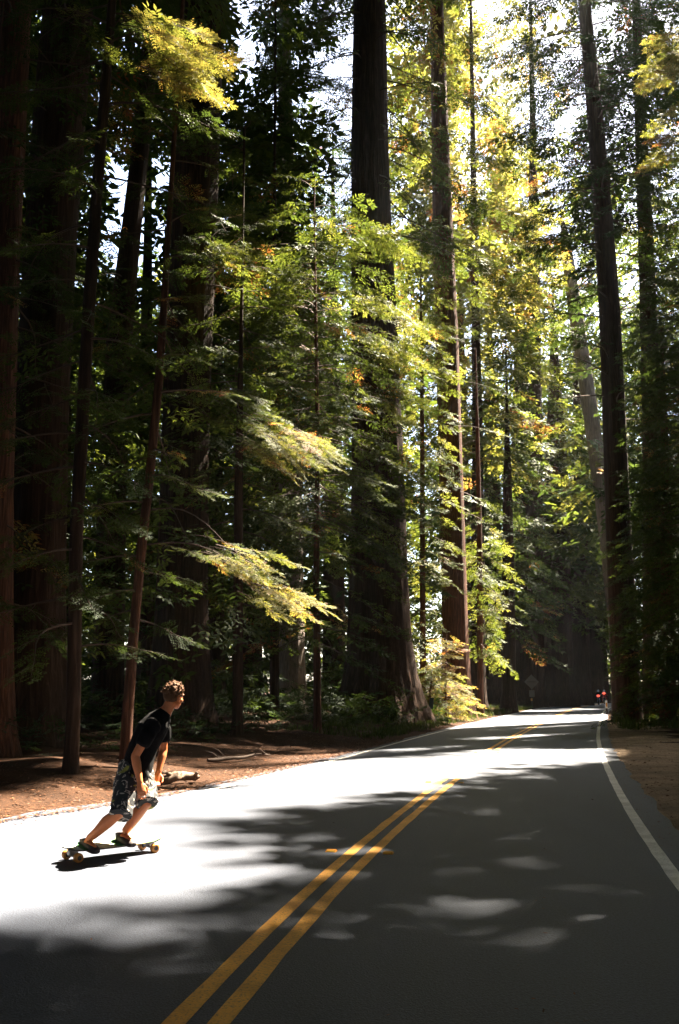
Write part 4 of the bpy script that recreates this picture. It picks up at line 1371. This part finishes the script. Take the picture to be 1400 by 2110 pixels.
# ---------------------------------------------------------------- motorcyclists on the far road
TAIL = plain('lit_tail_lamp', (0.5, 0.02, 0.01), 0.3, emis=(1.0, 0.10, 0.06), estr=0.16)
TYRE = plain('tyre_rubber', (0.015, 0.015, 0.015), 0.8)
PAINT_BLUE = plain('dark_blue_paint', (0.02, 0.04, 0.09), 0.3)
PAINT_BLACK = plain('black_paint', (0.015, 0.015, 0.016), 0.3)
JACKET_R = plain('red_jacket', (0.3, 0.03, 0.03), 0.7)
HELMET = plain('pale_helmet', (0.4, 0.42, 0.5), 0.25)
for (x, y, zl, pm, jk, lab, lab2) in ((29.75, 108.0, 1.02, PAINT_BLUE, BLACK_CLOTH, 'motorcycle with lit red tail lamp far down the road, the left one', 'rider in dark jacket on the left of the two far motorcycles'),
                                (31.55, 112.0, 1.30, PAINT_BLACK, JACKET_R, 'motorcycle with lit red tail lamp far down the road, beside the conifer trunk', 'rider in red jacket and pale helmet on the far motorcycle nearest the conifer')):
    rz = -math.atan2(0.31, 1.0)
    mo = empty('motorcycle', (x, y, 0), lab, 'motorcycle', 'motorcycles on the far road', rz)
    for yy in (-0.72, 0.72):
        wv = cyl('wheel', 0.32, 0.15, TYRE, mo, (0, yy, 0.321), (0, math.pi / 2, 0), seg=24, bev=0.04)
        cyl('rim', 0.2, 0.16, TRUCK, wv, seg=18)
    bm = bmesh.new()
    bm_tube(bm, [(0, -0.75, 0.72), (0, -0.3, 0.74), (0, 0.15, 0.86), (0, 0.5, 0.8)], [(0.14, 0.1), (0.17, 0.1), (0.19, 0.16), (0.1, 0.12)], 12, flat=(1, 0, 0))
    bm_tube(bm, [(0, -0.2, 0.45), (0, 0.35, 0.45)], [(0.2, 0.2), (0.18, 0.2)], 12, flat=(1, 0, 0))
    bd = fuse(bm, 'bodywork', pm, None, 0.03, 2, 0.6)
    bd.parent = mo
    box('top_box', (0.42, 0.34, 0.3), pm, mo, (0, -0.75, zl - 0.02), bev=0.05)
    bm = bmesh.new(); bm_ball(bm, (0, -0.95, zl), (0.17, 0.05, 0.14)); finish(bm, 'tail_lamp', TAIL, mo, smooth=True)
    rod('handlebar', [(-0.4, 0.3, 1.02), (-0.15, 0.45, 1.05), (0.15, 0.45, 1.05), (0.4, 0.3, 1.02)], np.full(4, 0.02), RUST, mo)
    rod('fork', [(-0.09, 0.72, 0.33), (-0.09, 0.45, 1.0)], np.full(2, 0.03), TRUCK, mo)
    rod('fork', [(0.09, 0.72, 0.33), (0.09, 0.45, 1.0)], np.full(2, 0.03), TRUCK, mo)
    rp = empty('person', (x, y, 0.8), lab2, 'person', None, rz)
    bm = bmesh.new()
    bm_tube(bm, [(0, -0.3, 0.05), (0, -0.25, 0.35), (0, -0.15, 0.6)], [(0.19, 0.14), (0.2, 0.14), (0.15, 0.1)], 12, flat=(1, 0, 0))
    bm_ball(bm, (0, -0.1, 0.76), 0.1)
    for sx in (-1, 1):
        bm_tube(bm, [(sx * 0.18, -0.18, 0.52), (sx * 0.33, 0.0, 0.3), (sx * 0.36, 0.28, 0.25)], [0.065, 0.055, 0.045], 8)
        bm_tube(bm, [(sx * 0.12, -0.28, 0.05), (sx * 0.24, 0.12, 0.0), (sx * 0.22, -0.05, -0.42)], [0.09, 0.075, 0.06], 8)
    b2 = fuse(bm, 'body', jk, None, 0.025, 2, 0.7)
    b2.parent = rp
    bm = bmesh.new(); bm_ball(bm, (0, -0.1, 0.78), (0.135, 0.16, 0.15)); finish(bm, 'helmet', HELMET, rp, smooth=True)

# ---------------------------------------------------------------- fallen wood
def fallen(name, lab, cat, P, r0, r1, mat, n=12, seed=0, twigs=0):
    r = np.random.default_rng(seed)
    P = np.array(P, float)
    t = np.linspace(0, 1, n)
    k = np.linspace(0, 1, len(P))
    Q_ = np.stack([np.interp(t, k, P[:, c]) for c in range(3)], 1)
    Q_[:, 2] += ground_z(Q_[:, 0], Q_[:, 1]) + r.normal(0, r0 * 0.12, n)
    Q_[:, :2] += r.normal(0, r0 * 0.35, (n, 2))
    R_ = np.linspace(r0, r1, n) * r.uniform(0.85, 1.15, n)
    R_[0] *= 0.6
    R_[-1] *= 0.3
    root = empty(name, Q_[0], lab, cat)
    rod('stem', Q_, R_, mat, root, 10, Q_[0])
    for i in range(twigs):
        j = r.integers(2, n - 1)
        a = r.uniform(0, 6.28)
        L = r.uniform(0.2, 0.6)
        e = Q_[j] + np.array([math.cos(a) * L, math.sin(a) * L, r.uniform(0.05, 0.3)])
        rod('twig', [Q_[j], (Q_[j] + e) / 2 + np.array([0, 0, 0.04]), e], [r1 * 0.7, r1 * 0.5, r1 * 0.15], mat, root, 5, Q_[0])
    return root


g1, g2 = ground_at(325, 1592, 0.2), ground_at(410, 1586, 0.2)
fallen('fallen_log', 'short weathered log on the needles beside the road, right behind the skateboarder', 'log', [(g1[0], g1[1], 0.05), ((g1[0] + g2[0]) / 2, (g1[1] + g2[1]) / 2, 0.13), (g2[0], g2[1], 0.08)], 0.09, 0.06, TWIG_PALE, seed=1, twigs=2)
g1, g2 = ground_at(262, 1614, 0.2), ground_at(312, 1596, 0.2)
fallen('fallen_branch', 'pale broken branch lying on the forest floor left of the skateboarder', 'branch', [(g1[0], g1[1], 0.04), (g2[0], g2[1], 0.1)], 0.03, 0.012, TWIG_PALE, seed=2, twigs=3)
g1, g2 = ground_at(430, 1560, 0.2), ground_at(560, 1548, 0.2)
fallen('fallen_branch', 'dark fallen branch under the trees between skateboarder and young redwood', 'branch', [(g1[0], g1[1], 0.06), (g2[0], g2[1], 0.1)], 0.05, 0.02, TWIG, seed=5, twigs=4)

# ---------------------------------------------------------------- needle litter and roadside grass
r = np.random.default_rng(21)
Vs, Ts = [], []


def flakes(n, y0, y1, side, o0, o1, l0, l1):
    k = 0
    yy = y0 + (y1 - y0) * r.random(n) ** 1.3
    u = r.random(n) ** (2.6 if side < 0 else 1.2)
    edge = left_edge(yy) if side < 0 else np.full(n, RIGHT_EDGE)
    o_ = edge + side * (o0 + (o1 - o0) * u)
    x_ = center_x(yy) + o_ / 0.968
    z_ = np.where(side * (o_ - edge) > 0, ground_z(x_, yy), 0.0) + 0.004 + r.random(n) * 0.018
    a = r.uniform(0, 6.28, n)
    L_ = r.uniform(l0, l1, n)
    W_ = L_ * r.uniform(0.12, 0.4, n)
    d = np.stack([np.cos(a), np.sin(a), r.normal(0, 0.12, n)], 1) * L_[:, None]
    s_ = np.stack([-np.sin(a), np.cos(a), r.normal(0, 0.25, n)], 1) * W_[:, None] * 0.5
    p = np.stack([x_, yy, z_], 1)
    Vs.append(np.stack([p, p + d * 0.5 + s_, p + d, p + d * 0.5 - s_], 1))
    Ts.append(np.repeat(np.clip(r.normal(0.5, 0.25, n), 0, 1), 4))


flakes(15000, 6.5, 30, -1, -0.12, 3.2, 0.025, 0.10)
flakes(2500, 6.5, 30, -1, -0.5, 0.1, 0.02, 0.05)
flakes(9000, 5.5, 45, 1, 0.0, 4.2, 0.02, 0.08)
flakes(1200, 5.5, 40, 1, -0.3, 0.1, 0.02, 0.04)
flakes(160, 4.5, 30, -1, -6.5, -0.3, 0.02, 0.05)
V = np.concatenate(Vs).reshape(-1, 3)
link('needle_litter', mesh_from('needle_litter', V, np.arange(len(V)).reshape(-1, 4), [LITTER], tint=np.concatenate(Ts)), kind='stuff', label='dry brown needles and leaf scraps along the road edges')

Vs, Ts = [], []


def blades(n, y0, y1, side, o0, o1, h0, h1, tint):
    m = n // 14
    cy_ = r.uniform(y0, y1, m)
    co_ = r.uniform(o0, o1, m)
    yy = np.repeat(cy_, 14) + r.normal(0, 0.12, m * 14)
    oo = np.repeat(co_, 14) + r.normal(0, 0.12, m * 14)
    n = m * 14
    edge = left_edge(yy) if side < 0 else np.full(n, RIGHT_EDGE)
    x_ = center_x(yy) + (edge + side * oo) / 0.968
    z_ = ground_z(x_, yy) - 0.01
    a = r.uniform(0, 6.28, n)
    h_ = r.uniform(h0, h1, n)
    lean = r.uniform(0.1, 0.7, n) * h_
    p = np.stack([x_, yy, z_], 1)
    d = np.stack([np.cos(a) * lean, np.sin(a) * lean, h_], 1)
    s_ = np.stack([-np.sin(a), np.cos(a), 0 * a], 1) * (0.010 + 0.02 * h_)[:, None]
    Vs.append(np.stack([p - s_ * 0.6, p + s_ * 0.6, p + d + s_ * 0.08, p + d * 0.6 - s_], 1))
    Ts.append(np.repeat(np.clip(tint + r.normal(0, 0.15, n), 0, 1), 4))


blades(5200, 30, 48, -1, 0.6, 4.0, 0.08, 0.26, 0.35)
blades(3600, 50, 85, -1, 0.4, 3.0, 0.1, 0.4, 0.5)
blades(3200, 38, 62, 1, 0.5, 4.5, 0.12, 0.45, 0.4)
blades(2600, 14, 40, 1, 2.6, 5.5, 0.1, 0.4, 0.35)
V = np.concatenate(Vs).reshape(-1, 3)
link('roadside_grass', mesh_from('roadside_grass', V, np.arange(len(V)).reshape(-1, 4), [FERN], tint=np.concatenate(Ts)), kind='stuff', label='low grass and weeds along both roadsides')

# ---------------------------------------------------------------- thin bright air between the trees
hm = bpy.data.materials.new('pale_haze')
hm.use_nodes = True
ht = hm.node_tree
ht.nodes.remove(ht.nodes['Principled BSDF'])
pv = ht.nodes.new('ShaderNodeVolumePrincipled')
pv.inputs['Density'].default_value = 0.00007
pv.inputs['Anisotropy'].default_value = 0.5
pv.inputs['Color'].default_value = (0.92, 0.95, 1.0, 1)
ht.links.new(pv.outputs[0], ht.nodes['Material Output'].inputs['Volume'])
bm = bmesh.new()
bmesh.ops.create_cube(bm, size=1.0)
bmesh.ops.scale(bm, vec=(820, 620, 140), verts=bm.verts)
finish(bm, 'haze', hm, None, (0, 200, 66), kind='stuff', label='thin sunlit haze hanging between the trees')
